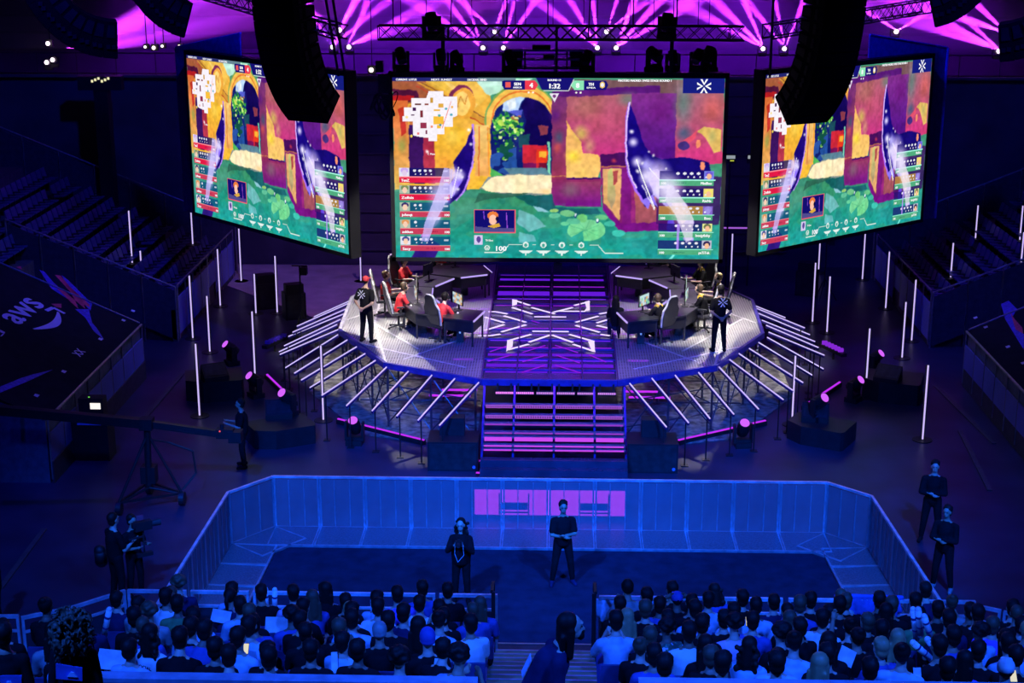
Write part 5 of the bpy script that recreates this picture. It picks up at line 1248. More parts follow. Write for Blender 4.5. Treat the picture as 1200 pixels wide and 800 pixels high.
# steadicam style rig
g=G(150,700,0); t=empty('camera_rig',(g.x+.42,g.y-.05,1.25),.6)
MB().box((0,0,.35),(.34,.14,.18)).box((-.16,0,.38),(.12,.1,.1)).build('camera_body',blk,t); MB().tube((.17,0,.35),(.36,0,.35),.06,.07,12).build('lens',dgrey,t); MB().tube((0,0,-.25),(0,0,.26),.018).build('post',dgrey,t); MB().box((0,0,-.27),(.32,.1,.07)).build('battery',blk,t); MB().box((-.05,0,.52),(.14,.03,.10)).build('small_monitor',mat('rig_monitor',(.4,.06,.1),.4),t); MB().bar((-.3,0,.1),(.02,0,.12),.03).build('arm',dgrey,t)
tag(t,'black film camera rig with small monitor carried by the operator left of the pit','camera')
g=G(139,700,0); o=MB().cap((-.1,0,0),.12,(-.1,.05,-.25),.13).build('shoulder_bag',blk,None,(g.x-.17,g.y-.12,1.08),smooth=True); tag(o,'round black bag hanging at the hip of the camera operator','bag')
# ---------------- camera crane ----------------
g=G(176,592,0); t=empty('camera_crane',(g.x,g.y,0))
hub=V((0,0,2.55))
def R3(p,Yw):  # world point on the plane Y
    return AY(p[0],p[1],Yw)-V((g.x,g.y,0))
a=R3((-12,479),g.y-.4); b=R3((258,508),g.y+.35); hubp=R3((172,496),g.y)
m=MB(); m.bar(a,hubp,.22,.2); m.bar(hubp,b,.16,.15); m.build('boom',mat('crane_boom',(.012,.012,.014),.5),t)
m=MB(); m.tube(hubp+V((0,0,-.1)),V((0,0,.5)),.08); m.box(hubp,(.3,.3,.26)); m.build('column',blk,t)
for k,(x,y) in enumerate([(-.55,-.6),(.75,.05),(-.2,.75)]):
    MB().tube(hubp+V((0,0,-.25)),(x,y,.3),.035).tube((0,0,.45),(x,y,.28),.03).build('leg',blk,t)
    w_=MB().tube((x-.06,y,.16),(x+.06,y,.16),.16,n=16).build('wheel',blk,t)
m=MB(); 
for A_,B_2 in(((-.55,-.6),(.75,.05)),((.75,.05),(-.2,.75)),((-.2,.75),(-.55,-.6))): m.bar((*A_,.3),(*B_2,.3),.05)
m.box((0,.1,.75),(.34,.3,.4)); m.build('dolly_frame',blk,t)
MB().box(b+V((.12,0,.02)),(.4,.22,.22)).box(b+V((.36,.0,-.05)),(.3,.3,.26)).tube(b+V((.05,0,.12)),b+V((.05,0,.24)),.05).build('remote_head',blk,t)
MB().path([hubp+V((.1,0,-.4)),(.45,.2,1.5),(1.0,.3,1.25),(1.05,.3,.7),(.75,.1,.35)],.025).build('cable',cab,t)
MB().box(b+V((.02,-.12,.1)),(.03,.02,.03)).build('tally_lamp',emis('tally',(1,.1,.15),1.),t)
tag(t,'long black camera crane on a wheeled tripod base at the left of the hall','camera crane')
# camera on tripod with lit viewfinder, near the left block
g=G(112,535,0); t=empty('broadcast_control_desk',(g.x,g.y,0))
MB().box((0,0,.55),(.9,.6,1.1)).box((0,.1,1.32),(.62,.35,.5)).build('cabinet',blk,t)
MB().box((.12,-.085,1.38),(.26,.01,.16)).build('lit_display',emis('viewfinder',(.95,.9,.85),1.1),t); MB().box((-.02,-.09,1.62),(.04,.01,.02)).build('green_light',emis('led_green',(.2,.9,.1),1.),t)
MB().slab([(-.3,-.31,.95),(.3,-.31,.95),(.3,-.2,1.12),(-.3,-.2,1.12)],.02).build('keyboard_panel',mat('desk_bluegrey',(.1,.2,.5),.5),t); tag(t,'black equipment cart with a small lit display beside the left tarp block','equipment')
# ---------------- pit with crowd barriers ----------------
barm=bpy.data.materials.new('barrier_mesh_metal'); barm.use_nodes=True; nt=barm.node_tree; b=nt.nodes['Principled BSDF']; out=nt.nodes['Material Output']
b.inputs['Metallic'].default_value=.3; b.inputs['Roughness'].default_value=.5
nz=nt.nodes.new('ShaderNodeTexNoise'); nz.inputs['Scale'].default_value=3; rp=nt.nodes.new('ShaderNodeValToRGB'); rp.color_ramp.elements[0].color=(.20,.20,.24,1); rp.color_ramp.elements[1].color=(.32,.32,.38,1); nt.links.new(nz.outputs[0],rp.inputs[0]); nt.links.new(rp.outputs[0],b.inputs['Base Color'])
tr=nt.nodes.new('ShaderNodeBsdfTransparent'); ms=nt.nodes.new('ShaderNodeMixShader'); ms.inputs[0].default_value=.58; nt.links.new(tr.outputs[0],ms.inputs[1]); nt.links.new(b.outputs[0],ms.inputs[2]); nt.links.new(ms.outputs[0],out.inputs[0])
barf=mat('barrier_frame',(.40,.40,.45),.4,.5); tread=mat('barrier_tread_plate',(.17,.17,.20),.45,.4,.3,30,bump=.4); trim=mat('barrier_top_rail',(.75,.66,.72),.35,.4)
def make_barrier(w):
    t=empty('crowd_barrier')
    MB().box((0,0,.63),(w-.05,.012,1.14)).build('mesh_sheet',barm,t)
    m=MB()
    for x in(-w/2+.025,w/2-.025): m.bar((x,0,0),(x,0,1.24),.045)
    m.bar((-w/2,0,.06),(w/2,0,.06),.04); m.build('frame',barf,t)
    m=MB()
    for k in range(1,3): m.bar((-w/2+w*k/3,-.012,.08),(-w/2+w*k/3,-.012,1.18),.022)
    m.build('uprights',barf,t)
    MB().bar((-w/2,0,1.25),(w/2,0,1.25),.06,.05).build('top_rail',trim,t)
    m=MB().slab([(-w/2+.01,-1.02,.03),(w/2-.01,-1.02,.03),(w/2-.01,-.03,.06),(-w/2+.01,-.03,.06)],.015); m.build('tread_plate',tread,t)
    m=MB()
    for k in range(9): m.box((0,-.15-.1*k,.068-.003*k),(w-.08,.012,.006))
    m.box((-w/2+.02,-.52,.06),(.03,1.,.03)).box((w/2-.02,-.52,.06),(.03,1.,.03)).box((0,-1.02,.04),(w,.05,.05)); m.build('tread_ribs',barf,t)
    return t
BAR=[(-7.25,24.6),(-6.98,27.4),(-6.75,30.85),(-6.08,31.85),(6.16,31.85),(6.95,31.0),(7.12,28.2),(7.4,24.6)]
BAR=[(-7.05,24.5),(-6.9,30.85),(-6.1,31.85),(6.16,31.85),(6.98,31.05),(7.25,25.3)]
names=['left side of the pit','angled left rear corner of the pit','back of the pit facing the crowd','angled right rear corner of the pit','right side of the pit']
proto={}
for si,(a,b_) in enumerate(zip(BAR,BAR[1:])):
    a=V((*a,0));c=V((*b_,0)); L=(c-a).length; n=max(1,round(L/1.02)); d=(c-a)/n; rz=math.atan2(d.y,d.x); wkey=round(d.length,2)
    if wkey not in proto: proto[wkey]=make_barrier(wkey); first=True
    else: first=False
    for i in range(n):
        p=a+d*(i+.5); lab='metal crowd barrier, %s at the %s'%((ordn(i)+' from the %s'%('front' if si==0 else ('rear' if si==4 else 'left'))) if n>1 else 'single panel',names[si])
        if first and i==0: t=proto[wkey]; t.location=p; t.rotation_euler.z=rz; tag(t,lab,'barrier','crowd barriers around the pit'); proto_kids(t)
        else: t=dup(proto[wkey],p,rz,lab,'crowd barriers around the pit'); t['category']='barrier'
# the extra diagonal piece at the right front
t=dup(list(proto.values())[0],V((7.55,24.75,0)),-1.25,'metal crowd barrier continuing outward at the right front end of the pit','crowd barriers around the pit')
# carpet
st(MB().prism([(-6.0,23.9),(-5.85,30.4),(-5.6,30.8),(5.7,30.8),(5.95,30.5),(6.2,23.9)],.0,.015).build('floor_pit_carpet',mat('pit_carpet',(.022,.024,.05),.95,0,.25,3,spec=.1)))
for (a,b_,lab) in(((728,641),(783,639),'back right'),((992,676),(1006,702),'right side')):
    A=G(*a,.03);B=G(*b_,.03); t=empty('hazard_tape',A); d=(B-A)/8
    for col_,nm in((mat('tape_yellow',(.55,.5,.05),.6),'yellow_patch'),(mat('tape_black',(.01,.01,.01),.6),'black_patch')):
        m=MB()
        for k in range(0 if nm[0]=='y' else 1,8,2): m.bar(d*k,d*(k+.9),.07,.01)
        m.build(nm,col_,t)
    tag(t,'yellow and black hazard tape along the tread plates at the %s of the pit'%lab,'tape')
# glowing panel added behind the barrier for the magenta glow through it
t=empty('added_glow_panel',(.06,32.55,0))
for k in range(7):
    MB().box((-1.47+.49*k,0,.42),(.488,.03,.60)).build('lit_panel',emis('added_glow_magenta',(.62,.04,.95),2.4),t)
m=MB().box((0,.06,.35),(3.7,.08,.7))
for x in(-1.8,0,1.8): m.box((x,.15,.05),(.06,.4,.1))
m.build('housing',blk,t); tag(t,'low glowing panel row added for the magenta glow behind the pit barrier','light panel')
for x,lab in((-.75,'left'),(1.05,'right')):
    t=empty('monitor_stand',(x,32.25,0)); MB().box((0,0,.45),(.62,.05,.16)).build('panel',blk,t); MB().bar((-.33,0,0),(-.33,0,.75),.03).bar((.33,0,0),(.33,0,.75),.03).bar((-.33,0,.3),(.33,0,.3),.03).build('frame',blk,t)
    tag(t,'dark low monitor stand silhouetted before the magenta panels, %s one'%lab,'stand')

# ---------------- audience stand ----------------
RD=.86; RZ=.305; NR=10; Y0=23.45; FL=1.2
def rowY(k): return Y0-RD*k
def rowZ(k): return FL+RZ*k
conc=mat('stand_step_board',(.05,.05,.06),.8)
m=MB()
for k in range(NR+4):
    for (x0,x1) in((-9.5,-.86),(.86,9.5)):
        m.bbox(x0,x1,rowY(k)-RD*.62,rowY(k)+RD*.38+(.35 if k==0 else 0),0 if k==0 else rowZ(k)-RZ-.05,rowZ(k))
st(m.build('floor_stand_tiers',conc))
wood=mat('step_plywood',(.42,.26,.12),.7,0,.2,2)
m=MB(); nos=MB()
for k in range(26):
    y=Y0+.45-k*RD/2; z=FL+.0+RZ/2*k-.02
    if z<.1: continue
    m.bbox(-.86,.86,y-RD/2,y,z-.5,z); nos.bbox(-.86,.86,y-.03,y+.01,z-.01,z+.006)
st(m.build('floor_aisle_steps',wood)); st(nos.build('trim_step_nosing',mat('nosing_metal',(.4,.4,.45),.4,.6)))
m=MB(); m.bbox(-.86,.86,23.9,24.9,.5,.8).bbox(-.86,.86,24.9,25.35,.2,.45); st(m.build('floor_aisle_front_steps',mat('dark_step',(.06,.06,.07),.6)))
m=MB(); m.bbox(-.86,.86,24.86,24.9,.78,.81).bbox(-.86,.86,25.31,25.35,.43,.46); st(m.build('trim_front_nosing',mat('nosing_pale',(.6,.5,.4),.4,.4)))
# aisle hand rails
for (x,lab) in((-.86,'left'),(.86,'right')):
    t=empty('handrail',(x,23.9,0))
    MB().bar((0,0,1.1),(0,0,2.45),.06,.09).bar((.03 if x<0 else -.03,-.5,1.4),(.03 if x<0 else -.03,-.5,2.5),.05).build('post',blk,t); MB().tube((0,0,2.43),(0,-.5,2.5),.03).build('rail',blk,t)
    tag(t,'black handrail at the %s side of the aisle beside the front rail'%lab,'handrail')
# front rail panels
frm=mat('front_rail_metal',(.6,.65,.75),.4,.4)
YR=24.05
def rail_panel(x0,x1,label,a=None,b=None,ang=0.):
    z0=1.08;zt=2.12
    if a is None: a=V((x0,YR,0));b=V((x1,YR,0))
    t=empty('railing_panel',a); L=(b-a).length; rz=math.atan2((b-a).y,(b-a).x); t.rotation_euler.z=rz
    m=MB(); m.bar((0,0,zt),(L,0,zt),.055,.055).bar((0,0,zt-.26),(L,0,zt-.26),.04).bar((.02,0,z0),(.02,0,zt),.045).bar((L-.02,0,z0),(L-.02,0,zt),.045); m.build('frame',frm,t)
    MB().bbox(.04,L-.04,-.01,.01,z0-.9,zt-.30).build('infill',mat('rail_infill_dark',(.03,.03,.045),.6),t)
    tag(t,label,'railing','front railing of the audience stand')
segs=[(150,219),(224,292),(297,365),(370,437),(442,510),(515,583)]
for i,(a,b_) in enumerate(segs): rail_panel(AY(a,700,YR).x,AY(b_,702,YR).x,'blue lit railing panel before the left audience block, %s from the left'%ordn(i))
segs=[(702,770),(775,843),(849,917),(924,992),(997,1070),(1074,1143)]
for i,(a,b_) in enumerate(segs): rail_panel(AY(a,704,YR).x,AY(b_,707,YR).x,'blue lit railing panel before the right audience block, %s from the aisle'%ordn(i))
pa=AY(147,699,YR); pb=G(84,712,2.12); pc=G(25,724,2.12); pd=G(-30,724,2.12)
for i,(a,b_) in enumerate(((pb,pa),(pc,pb),(G(-40,722,2.12),G(22,722,2.12)))): rail_panel(0,0,'angled railing panel at the far left end of the stand, %s from corner'%ordn(i),V((a.x,a.y,0)),V((b_.x,b_.y,0)))
for i,(p,q) in enumerate((((1150,711),(1173,716)),((1176,717),(1199,722)),((1201,723),(1225,728)))):
    a=G(*p,2.12);b_=G(*q,2.12); rail_panel(0,0,'angled railing panel at the far right end of the stand, %s from corner'%ordn(i),V((a.x,a.y,0)),V((b_.x,b_.y,0)))
# lower parapet in front of the camera platform
parm=mat('parapet_blue_light_top',(.30,.33,.45),.5)  # blue light on the ledge put into the top colour
YP=rowY(10)-.05
def parapet(pxa,pxb,py_,side):
    a=AY(pxa,py_,YP);b_=AY(pxb,py_+2,YP)
    m=MB().mi(0).bbox(a.x,b_.x,YP-.14,YP+.02,a.z-.05,a.z).mi(1).bbox(a.x+.02,b_.x-.02,YP-.08,YP-.02,a.z-1.6,a.z-.05)
    st(m.build('wall_parapet_'+side,[parm,blk])); return a.z
zp_=parapet(113,560,787,'left'); parapet(748,1260,794,'right')
# ---------------- the crowd ----------------
FG={'sit':fig('c_sit',sit=True,arms='lap'),'lean':fig('c_lean',sit=True,lean=.3,arms='lap'),'phone':fig('c_phone',sit=True,lean=.1,arms='face'),'up':fig('c_up',sit=True,arms=('up','lap')),'head':fig('c_head',sit=True,arms='head'),'fem':fig('c_fem',sit=True,arms='lap',female=True,lean=.05),'hood':fig('c_hood',sit=True,arms='lap',hood=True,sleeve='long'),'big':fig('c_big',sit=True,arms='lap',belly=1.2)}
# (tile x0, u, v, hair, hair colour, shirt, pose)
C=[(0,390,250,'bun','dark','dark','fem'),(0,1000,140,'short','dark','navy','sit'),(0,30,370,'short','dark','dark','big'),
(150,90,150,'short','dark','grey','sit'),(150,65,340,'short','dark','dark','sit'),(150,280,280,'buzz','brown','blue','sit'),(150,330,150,'short','dark','white','sit'),(150,425,160,'short','dark','green','sit'),(150,340,390,'wavy','dark','white','fem'),(150,400,530,'short','dark','dark','lean'),(150,545,425,'short','dark','dark','sit'),(150,705,385,'short','dark','blue','lean'),(150,745,530,'short','dark','dark','sit'),(150,960,180,'short','dark','light','sit'),(150,940,450,'short','dark','light','sit'),(150,20,580,'short','dark','light','sit'),(150,850,655,'short','dark','blue','lean'),(150,1075,300,'short','dark','blue','sit'),
(300,50,65,'short','dark','dark','sit'),(300,50,165,'short','brown','dark','sit'),(300,320,75,'short','dark','pink','sit'),(300,405,185,'short','dark','dark','sit'),(300,490,155,'long','brown','blue','fem'),(300,585,55,'short','dark','light','hood'),(300,790,175,'buzz','blond','white','sit'),(300,890,180,'short','dark','dark','sit'),(300,60,325,'short','dark','light','sit'),(300,210,315,'curly','dark','blue','sit'),(300,380,315,'short','dark','dark','big'),(300,515,295,'short','dark','dark','sit'),(300,620,285,'short','dark','dark','sit'),(300,700,385,'short','brown','dark','phone'),(300,820,310,'short','dark','light','hood'),(300,895,320,'short','dark','light','sit'),(300,975,235,'short','dark','light','sit'),(300,105,560,'short','dark','dark','sit'),(300,235,525,'short','dark','white','sit'),(300,470,570,'short','dark','dark','sit'),(300,590,500,'long','dark','dark','fem'),(300,870,600,'short','dark','dark','sit'),(300,985,520,'beanie','grey','dark','sit'),(300,1065,390,'short','dark','dark','sit'),
(450,10,150,'short','dark','white','sit'),(450,65,145,'short','dark','violet','sit'),(450,330,65,'short','dark','blue','sit'),(450,305,135,'short','dark','white','sit'),(450,545,75,'short','dark','dark','big'),(450,820,165,'long','brown','blue','sit'),(450,760,240,'buzz','brown','blue','big'),(450,480,225,'short','dark','dark','phone'),(450,465,325,'bun','dark','light','fem'),(450,740,350,'short','dark','white','big'),(450,170,300,'short','dark','navy','sit'),(450,25,290,'short','dark','dark','sit'),(450,290,430,'long','dark','dark','fem'),(450,425,430,'beanie','blue','dark','sit'),(450,535,450,'short','dark','dark','lean'),(450,200,590,'curly','dark','green','sit'),(450,345,640,'long','dark','dark','fem'),(450,650,620,'curly','dark','light','phone'),
(600,920,170,'short','dark','dark','sit'),(600,985,320,'long','blond','dark','fem'),(600,870,280,'short','dark','light','phone'),
(750,55,150,'short','dark','dark','sit'),(750,45,240,'short','brown','dark','sit'),(750,200,245,'short','dark','dark','sit'),(750,315,140,'cap','blue','dark','head'),(750,440,185,'short','dark','dark','sit'),(750,580,155,'short','dark','light','sit'),(750,465,265,'short','dark','light','hood'),(750,230,385,'curly','dark','leaf','big'),(750,50,395,'short','brown','dark','sit'),(750,365,375,'short','dark','white','big'),(750,530,345,'short','dark','dark','sit'),(750,655,275,'short','dark','dark','sit'),(750,740,325,'curly','dark','pink','big'),(750,870,115,'short','dark','dark','sit'),(750,860,295,'short','dark','light','sit'),(750,960,290,'short','dark','blue','sit'),(750,985,205,'short','dark','light','sit'),(750,560,560,'long','dark','dark','fem'),(750,920,560,'wavy','dark','light','fem'),(750,120,615,'short','dark','blue','big'),(750,210,695,'short','dark','dark','sit'),(750,600,655,'short','brown','dark','sit'),(750,700,740,'short','dark','light','sit'),
(900,45,165,'short','dark','navy','sit'),(900,270,175,'short','brown','blue','sit'),(900,360,150,'short','dark','dark','sit'),(900,430,195,'short','dark','dark','sit'),(900,165,245,'buzz','dark','light','big'),(900,370,250,'short','dark','white','sit'),(900,500,235,'bun','dark','dark','fem'),(900,605,210,'short','dark','dark','sit'),(900,265,410,'short','dark','dark','sit'),(900,545,315,'bun','dark','dark','up'),(900,110,455,'curly','dark','dark','sit'),(900,215,545,'bun','dark','light','fem'),(900,390,525,'short','dark','dark','sit'),(900,510,520,'long','dark','dark','fem'),(900,720,385,'short','blond','blue','sit'),(900,735,280,'short','brown','dark','sit'),(900,850,350,'short','dark','dark','sit'),(900,865,455,'bun','dark','light','sit'),(900,970,420,'long','blond','dark','fem'),(900,1000,240,'long','dark','dark','fem'),(900,860,245,'short','brown','dark','sit'),(900,940,175,'short','dark','dark','sit'),(900,1050,190,'short','brown','dark','sit'),(900,310,675,'long','blond','dark','fem'),(900,70,685,'short','dark','dark','sit'),(900,560,720,'short','brown','dark','sit'),(900,700,690,'long','dark','dark','fem'),(900,865,695,'short','dark','blue','sit'),
(1050,70,235,'short','dark','green','sit'),(1050,75,400,'short','dark','dark','sit'),(1050,160,135,'short','dark','dark','sit'),(1050,350,225,'short','dark','dark','sit'),(1050,445,315,'short','dark','navy','sit'),(1050,550,205,'short','dark','dark','sit'),(1050,670,275,'short','brown','violet','sit'),(1050,560,345,'curly','dark','light','sit'),(1050,480,475,'short','dark','blue','sit'),(1050,630,195,'short','dark','dark','sit'),(1050,780,380,'long','dark','dark','fem'),(1050,940,315,'buzz','blond','blue','sit'),(1050,985,245,'short','dark','dark','sit'),(1050,1060,375,'short','dark','dark','sit'),(1050,820,320,'short','dark','dark','sit'),(1050,1010,560,'short','dark','light','lean'),(1050,260,465,'long','dark','violet','fem'),(1050,260,695,'short','dark','navy','sit'),(1050,730,680,'cap','white','navy','sit'),(1050,500,740,'short','dark','blue','sit'),(1050,820,570,'short','dark','dark','lean'),(1050,1075,600,'short','dark','dark','phone'),(1050,1075,760,'short','dark','dark','sit')]
HN={'short':'short','buzz':'cropped','curly':'curly','long':'long','wavy':'long wavy','bun':'tied up','pony':'ponytail','cap':'','beanie':''}
seats={}
def place(x,k,hk,hc,sc,pose,yaw):
    seats.setdefault(k,[]).append((x,hk,hc,sc,pose,yaw))
for (x0,u,v,hk,hc,sc,pose) in C:
    px_=x0+u/7.273; py_=690+v/7.273
    best=min(range(NR),key=lambda k:abs(AY(px_,py_,rowY(k)).z-(rowZ(k)+1.20)))
    x=AY(px_,py_,rowY(best)+.0).x
    L_=seats.setdefault(best,[])
    # keep shoulders apart in one row
    tries=[best]+[best+1,best-1,best+2,best-2]
    for k in tries:
        if 0<=k<NR and all(abs(x-s[0])>.40 for s in seats.get(k,[])): place(x,k,hk,hc,sc,pose,random.uniform(-.5,.5)); break
# fill other occupied seats
rf=random.Random(12)
fill_h=['short','short','short','short','long','curly','wavy','bun','buzz','pony','beanie']
for k in range(NR):
    for (x0,x1) in((-7.0+.12*k,-1.15),(1.15,7.9)):
        x=x0+rf.uniform(0,.3)
        while x<x1:
            if all(abs(x-s[0])>.46 for s in seats.get(k,[])) and rf.random()<(.34 if k>0 else .12):
                place(x,k,rf.choice(fill_h),rf.choice(['dark','dark','dark','brown']),rf.choice(['dark','dark','navy','dark','blue','grey','light']),rf.choice(['sit','sit','lean','phone','fem','hood']),rf.uniform(-.4,.4)); x+=.5
            x+=.25
cnames={'dark':'black','white':'white','grey':'grey','blue':'blue','pink':'pale pink','green':'green','navy':'navy','light':'light blue','violet':'violet','leaf':'leaf patterned','olive':'olive','red':'red'}
under=[]; got_print=False
for k in sorted(seats):
    L_=sorted(seats[k])
    Ls=sorted([s for s in L_ if s[0]<0],key=lambda s:-s[0]); Rs=[s for s in L_ if s[0]>=0]
    for side,SS in(('left',Ls),('right',Rs)):
        for i,(x,hk,hc,sc,pose,yaw) in enumerate(SS):
            hn={'cap':'in a cap','beanie':'in a beanie'}.get(hk,'with %s %s hair'%(HN[hk],hc))
            lab='spectator %s, %s top, %s row, %s block, %s from aisle'%(hn,cnames[sc],ordn(k),side,ordn(i))
            pq=person(FG[pose],V((x,rowY(k)-.02,rowZ(k)+.0)),yaw,hk,hc if hk not in('cap',) else hc,sc,rf.choice(['dark','navy','blue']),rf.choice('aabbc'),lab,'spectator','seated audience of the raised stand',size=1.08+rf.uniform(-.03,.05),legs=k<1 or True,pitch=rf.uniform(-.15,.05))
            if hk=='wavy' and sc=='white' and side=='left' and not got_print:
                got_print=True; Jc=FG[pose].J; mt_=MB(); text_on(mt_,'ANTISOCIAL',.062,(0,-.185,Jc['chest'].z+.05),(1,0,0),(0,0,1),bold=.002); mt_.build('shirt_lettering',CL['navy'],pq)
            under.append((x,rowY(k)-.03,rowZ(k)))
m=MB()
for (x,y,z) in under: m.box((x,y+.17,z+.43),(.42,.4,.05)).box((x,y-.2,z+.64),(.42,.04,.36)).box((x,y+.05,z+.2),(.05,.2,.4))
tag(m.build('folding_seats',seatm),'dark folding seats hidden beneath the seated spectators','seats',kind='stuff')
# inflatable sticks, papers, phones
def stick(p,q,Yw,lab):
    a=AY(*p,Yw);b_=AY(*q,Yw-.05); t=empty('inflatable_stick',a); d=b_-a
    MB().cap((0,0,0),.045,d,.045,10).build('tube',mat('inflatable_white',(.8,.78,.85),.35),t,smooth=True); MB().tube(d*.68,d*.76,.0465,n=10).build('dark_emblem',mat('emblem_dark',(.05,.03,.2),.5),t); MB().tube(d*.3,d*.36,.0465,n=10).build('small_emblem',mat('emblem_dark',(.05,.03,.2),.5),t)
    tag(t,lab,'inflatable stick','inflatable cheering sticks')
stick((1074,749),(1070,714),19.6,'upright white inflatable stick right of the aisle, leftmost of the cluster'); stick((1079,744),(1076,714),19.55,'upright white inflatable stick, second of the cluster in the right block'); stick((1091,747),(1083,722),19.4,'leaning white inflatable stick, third of the cluster in the right block'); stick((1090,771),(1070,753),18.2,'slanted white inflatable stick below the cluster, left one'); stick((1103,769),(1087,749),18.2,'slanted white inflatable stick below the cluster, right one')
stick((312,720),(311,690),23.3,'upright white inflatable stick at the front rail of the left block, left of a pair'); stick((322,720),(322,691),23.3,'upright white inflatable stick at the front rail of the left block, right of a pair'); stick((122,745),(128,714),20.3,'white inflatable stick beside the curly haired woman')
def paper(c,Yw,w_,h_,rot,lab,mt='paper_white'):
    p=AY(*c,Yw); o=MB().box((0,0,0),(w_,.006,h_),M=Matrix.Rotation(rot,3,'Y')@Matrix.Rotation(-.6,3,'X')).build('paper_sign',mat(mt,(.7,.7,.75),.8),None,p); tag(o,lab,'paper')
paper((259,722),21.7,.30,.2,.2,'open white booklet held up in the left block near the front rail'); paper((330,732),21.2,.5,.24,.0,'wide pale sheet held behind the front rows of the left block'); paper((992,769),18.,.22,.22,.5,'folded white paper held up in the middle of the right block'); paper((392,776),17.3,.08,.26,-.1,'narrow white card with red mark low in the left block'); paper((411,781),16.9,.08,.2,.1,'narrow white card low in the left block, right of the first one'); paper((133,773),17.3,.4,.25,.1,'large pale sheet right of the curly haired woman'); paper((1075,790),16.5,.09,.16,0,'small pale card low in the right block'); paper((962,792),16.5,.12,.16,.3,'white sheet corner low in the right block'); paper((512,778),17.2,.07,.14,.1,'pale cup held up low near the aisle of the left block'); paper((182,717),22.,.12,.16,.0,'crumpled white bag held in the second row, far left')
def phone(c,Yw,lab):
    p=AY(*c,Yw); t=empty('phone',p); MB().box((0,0,0),(.085,.012,.15),M=Matrix.Rotation(-.8,3,'X')).build('case',blk,t); MB().box((0,-.010,.008),(.075,.004,.135),M=Matrix.Rotation(-.8,3,'X')).build('lit_display',emis('phone_warm',(.95,.9,.7),.8),t); tag(t,lab,'phone')
phone((288,760),18.,'lit phone held in the left block'); phone((1187,792),16.2,'lit phone at the lower right corner'); phone((403,752),18.9,'glowing phone in the middle of the left block'); phone((877,728),20.6,'lit phone in the right block beside a pale shirt')
# wrist bands
for i,(c,Yw,lab) in enumerate((((223,777),17.2,'green glowing wristband low in the left block'),((535,785),16.9,'yellow green wristband near the aisle of the left block'),((1061,766),18.,'green wristband beside the slanted sticks'))):
    p=AY(*c,Yw); o=MB().tube((-.03,0,0),(.03,0,0),.036,n=12).build('wristband',emis('band_green',(.15,.75,.12),.7),None,p); tag(o,lab,'wristband')
# clothes over the rail
for c,sc_,lab in(((735,712),'light','pale jacket hung over the first railing panel right of the aisle'),((1018,706),'blue','blue and yellow scarf draped over the railing of the right block')):
    p=AY(*c,YR+.02); m=MB(); n=14
    for i in range(n): 
        x=-.55+1.1*i/n; h=.10+.10*abs(math.sin(i*1.7)); m.cap((x,-.03,.1-h*.3),.04,(x+.05,-.06,-h),.05,6)
    m.cap((-.55,0,.12),.05,(.55,0,.1),.045); me=remesh(m,.02,2,'jacket'); o=bpy.data.objects.new('draped_jacket',me); col.objects.link(o); o.location=p; setm(o,CL[sc_]); tag(o,lab,'jacket')
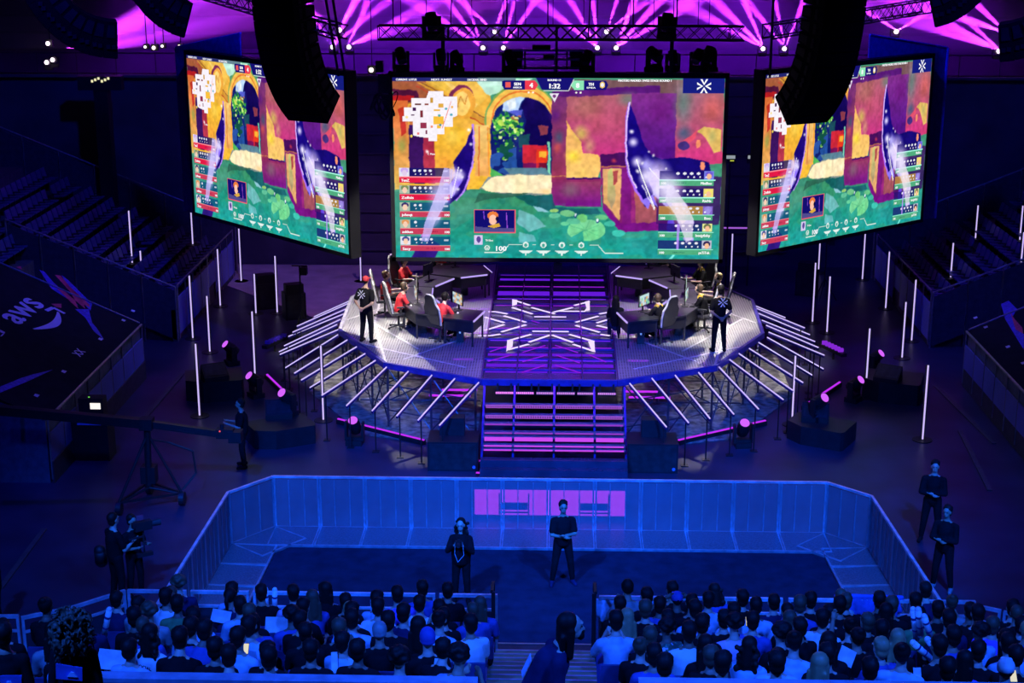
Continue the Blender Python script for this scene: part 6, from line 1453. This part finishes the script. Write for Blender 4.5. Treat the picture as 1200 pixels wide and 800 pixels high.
# ---------------- foreground people ----------------
st(MB().bbox(-9,9,9.,YP-.2,zp_-1.75,zp_-1.45).build('floor_upper_platform',conc))
zf=zp_-1.45
fc_=fig('fore',arms='down',sleeve='long',female=True); fm=fig('fore_man',arms='down',lean=.42,belly=1.05)
def stand_to(f,px_,py_,Yw,rz,**kw):
    p=AY(px_,py_,Yw); z=p.z-f.J['head'].z*kw.get('size',1.); return person(f,V((p.x,p.y,max(z,zf) if z>zf-.4 else z)),rz,**kw)
pw=stand_to(fc_,84,736,13.2,0,hk='bigcurl',hc='brown',sc='dark',pc='dark',skin='a',size=1.0,label='woman with big curly hair and black jacket seen from behind at the lower left')
big=[c for c in pw.children if c.name.startswith('hair')][0]; big.scale=(1.15,1.1,1.2)
for c,nm in(((-.0,-.158,.05),'badge'),):
    m=MB().slab([(-.13,0,-.10),(.12,0,-.12),(.13,0,.02),(-.12,0,.06)],.008); o=m.build('jacket_print',mat('jacket_print_blue',(.10,.12,.5),.7),pw,fc_.J['chest']+V((.0,-.17,.02)))
    m=MB().slab([(-.04,0,-.05),(.06,0,-.055),(.03,0,-.005),(.0,0,0)],.01); o=m.build('jacket_emblem',mat('emblem_pale',(.6,.6,.8),.7),pw,fc_.J['chest']+V((.02,-.18,.0)))
p2=stand_to(fc_,4,745,13.9,.2,hk='short',hc='dark',sc='dark',pc='dark',skin='b',size=1.0,label='person in black jacket with round blue print at the lower left corner')
m=MB().slab([(-.14,0,-.12),(.13,0,-.14),(.15,0,.02),(-.12,0,.04)],.008); m.build('jacket_print',mat('jacket_print_blue',(.10,.12,.5),.7),p2,fc_.J['chest']+V((.02,-.17,-.02)))
m=MB().slab([(-.04,0,-.05),(.06,0,-.055),(.03,0,-.005),(.0,0,0)],.01); m.build('jacket_emblem',mat('emblem_pale',(.6,.6,.8),.7),p2,fc_.J['chest']+V((.03,-.18,-.05)))
pz=AY(668,738,13.6); J=fm.J
man=person(fm,V((pz.x-.33,13.6,pz.z-J['head'].z)),-PI/2+.15,'long','dark','navy','dark','a','man with long dark hair and beard leaning forward in the aisle, seen in profile',size=1.0,face=True)
man.scale=(1.12,)*3; man.location.z=pz.z-J['head'].z*1.12
m=MB(); m.sph((0,.075,-.075),(.045,.04,.045),10,8); m.sph((0,.10,-.035),(.04,.02,.012),8,6); me=remesh(m,.01,1,'beard'); o=bpy.data.objects.new('beard',me); col.objects.link(o); o.parent=man; o.location=J['head']; setm(o,HC['dark'])
m=MB().slab([(-.05,0,-.14),(.05,0,-.15),(.06,0,.03),(-.05,0,.05)],.008); o=m.build('shirt_print',mat('emblem_pale',(.6,.6,.8),.7),man,J['chest']+V((-.06,-.19,.0))); o.rotation_euler.x=-.42
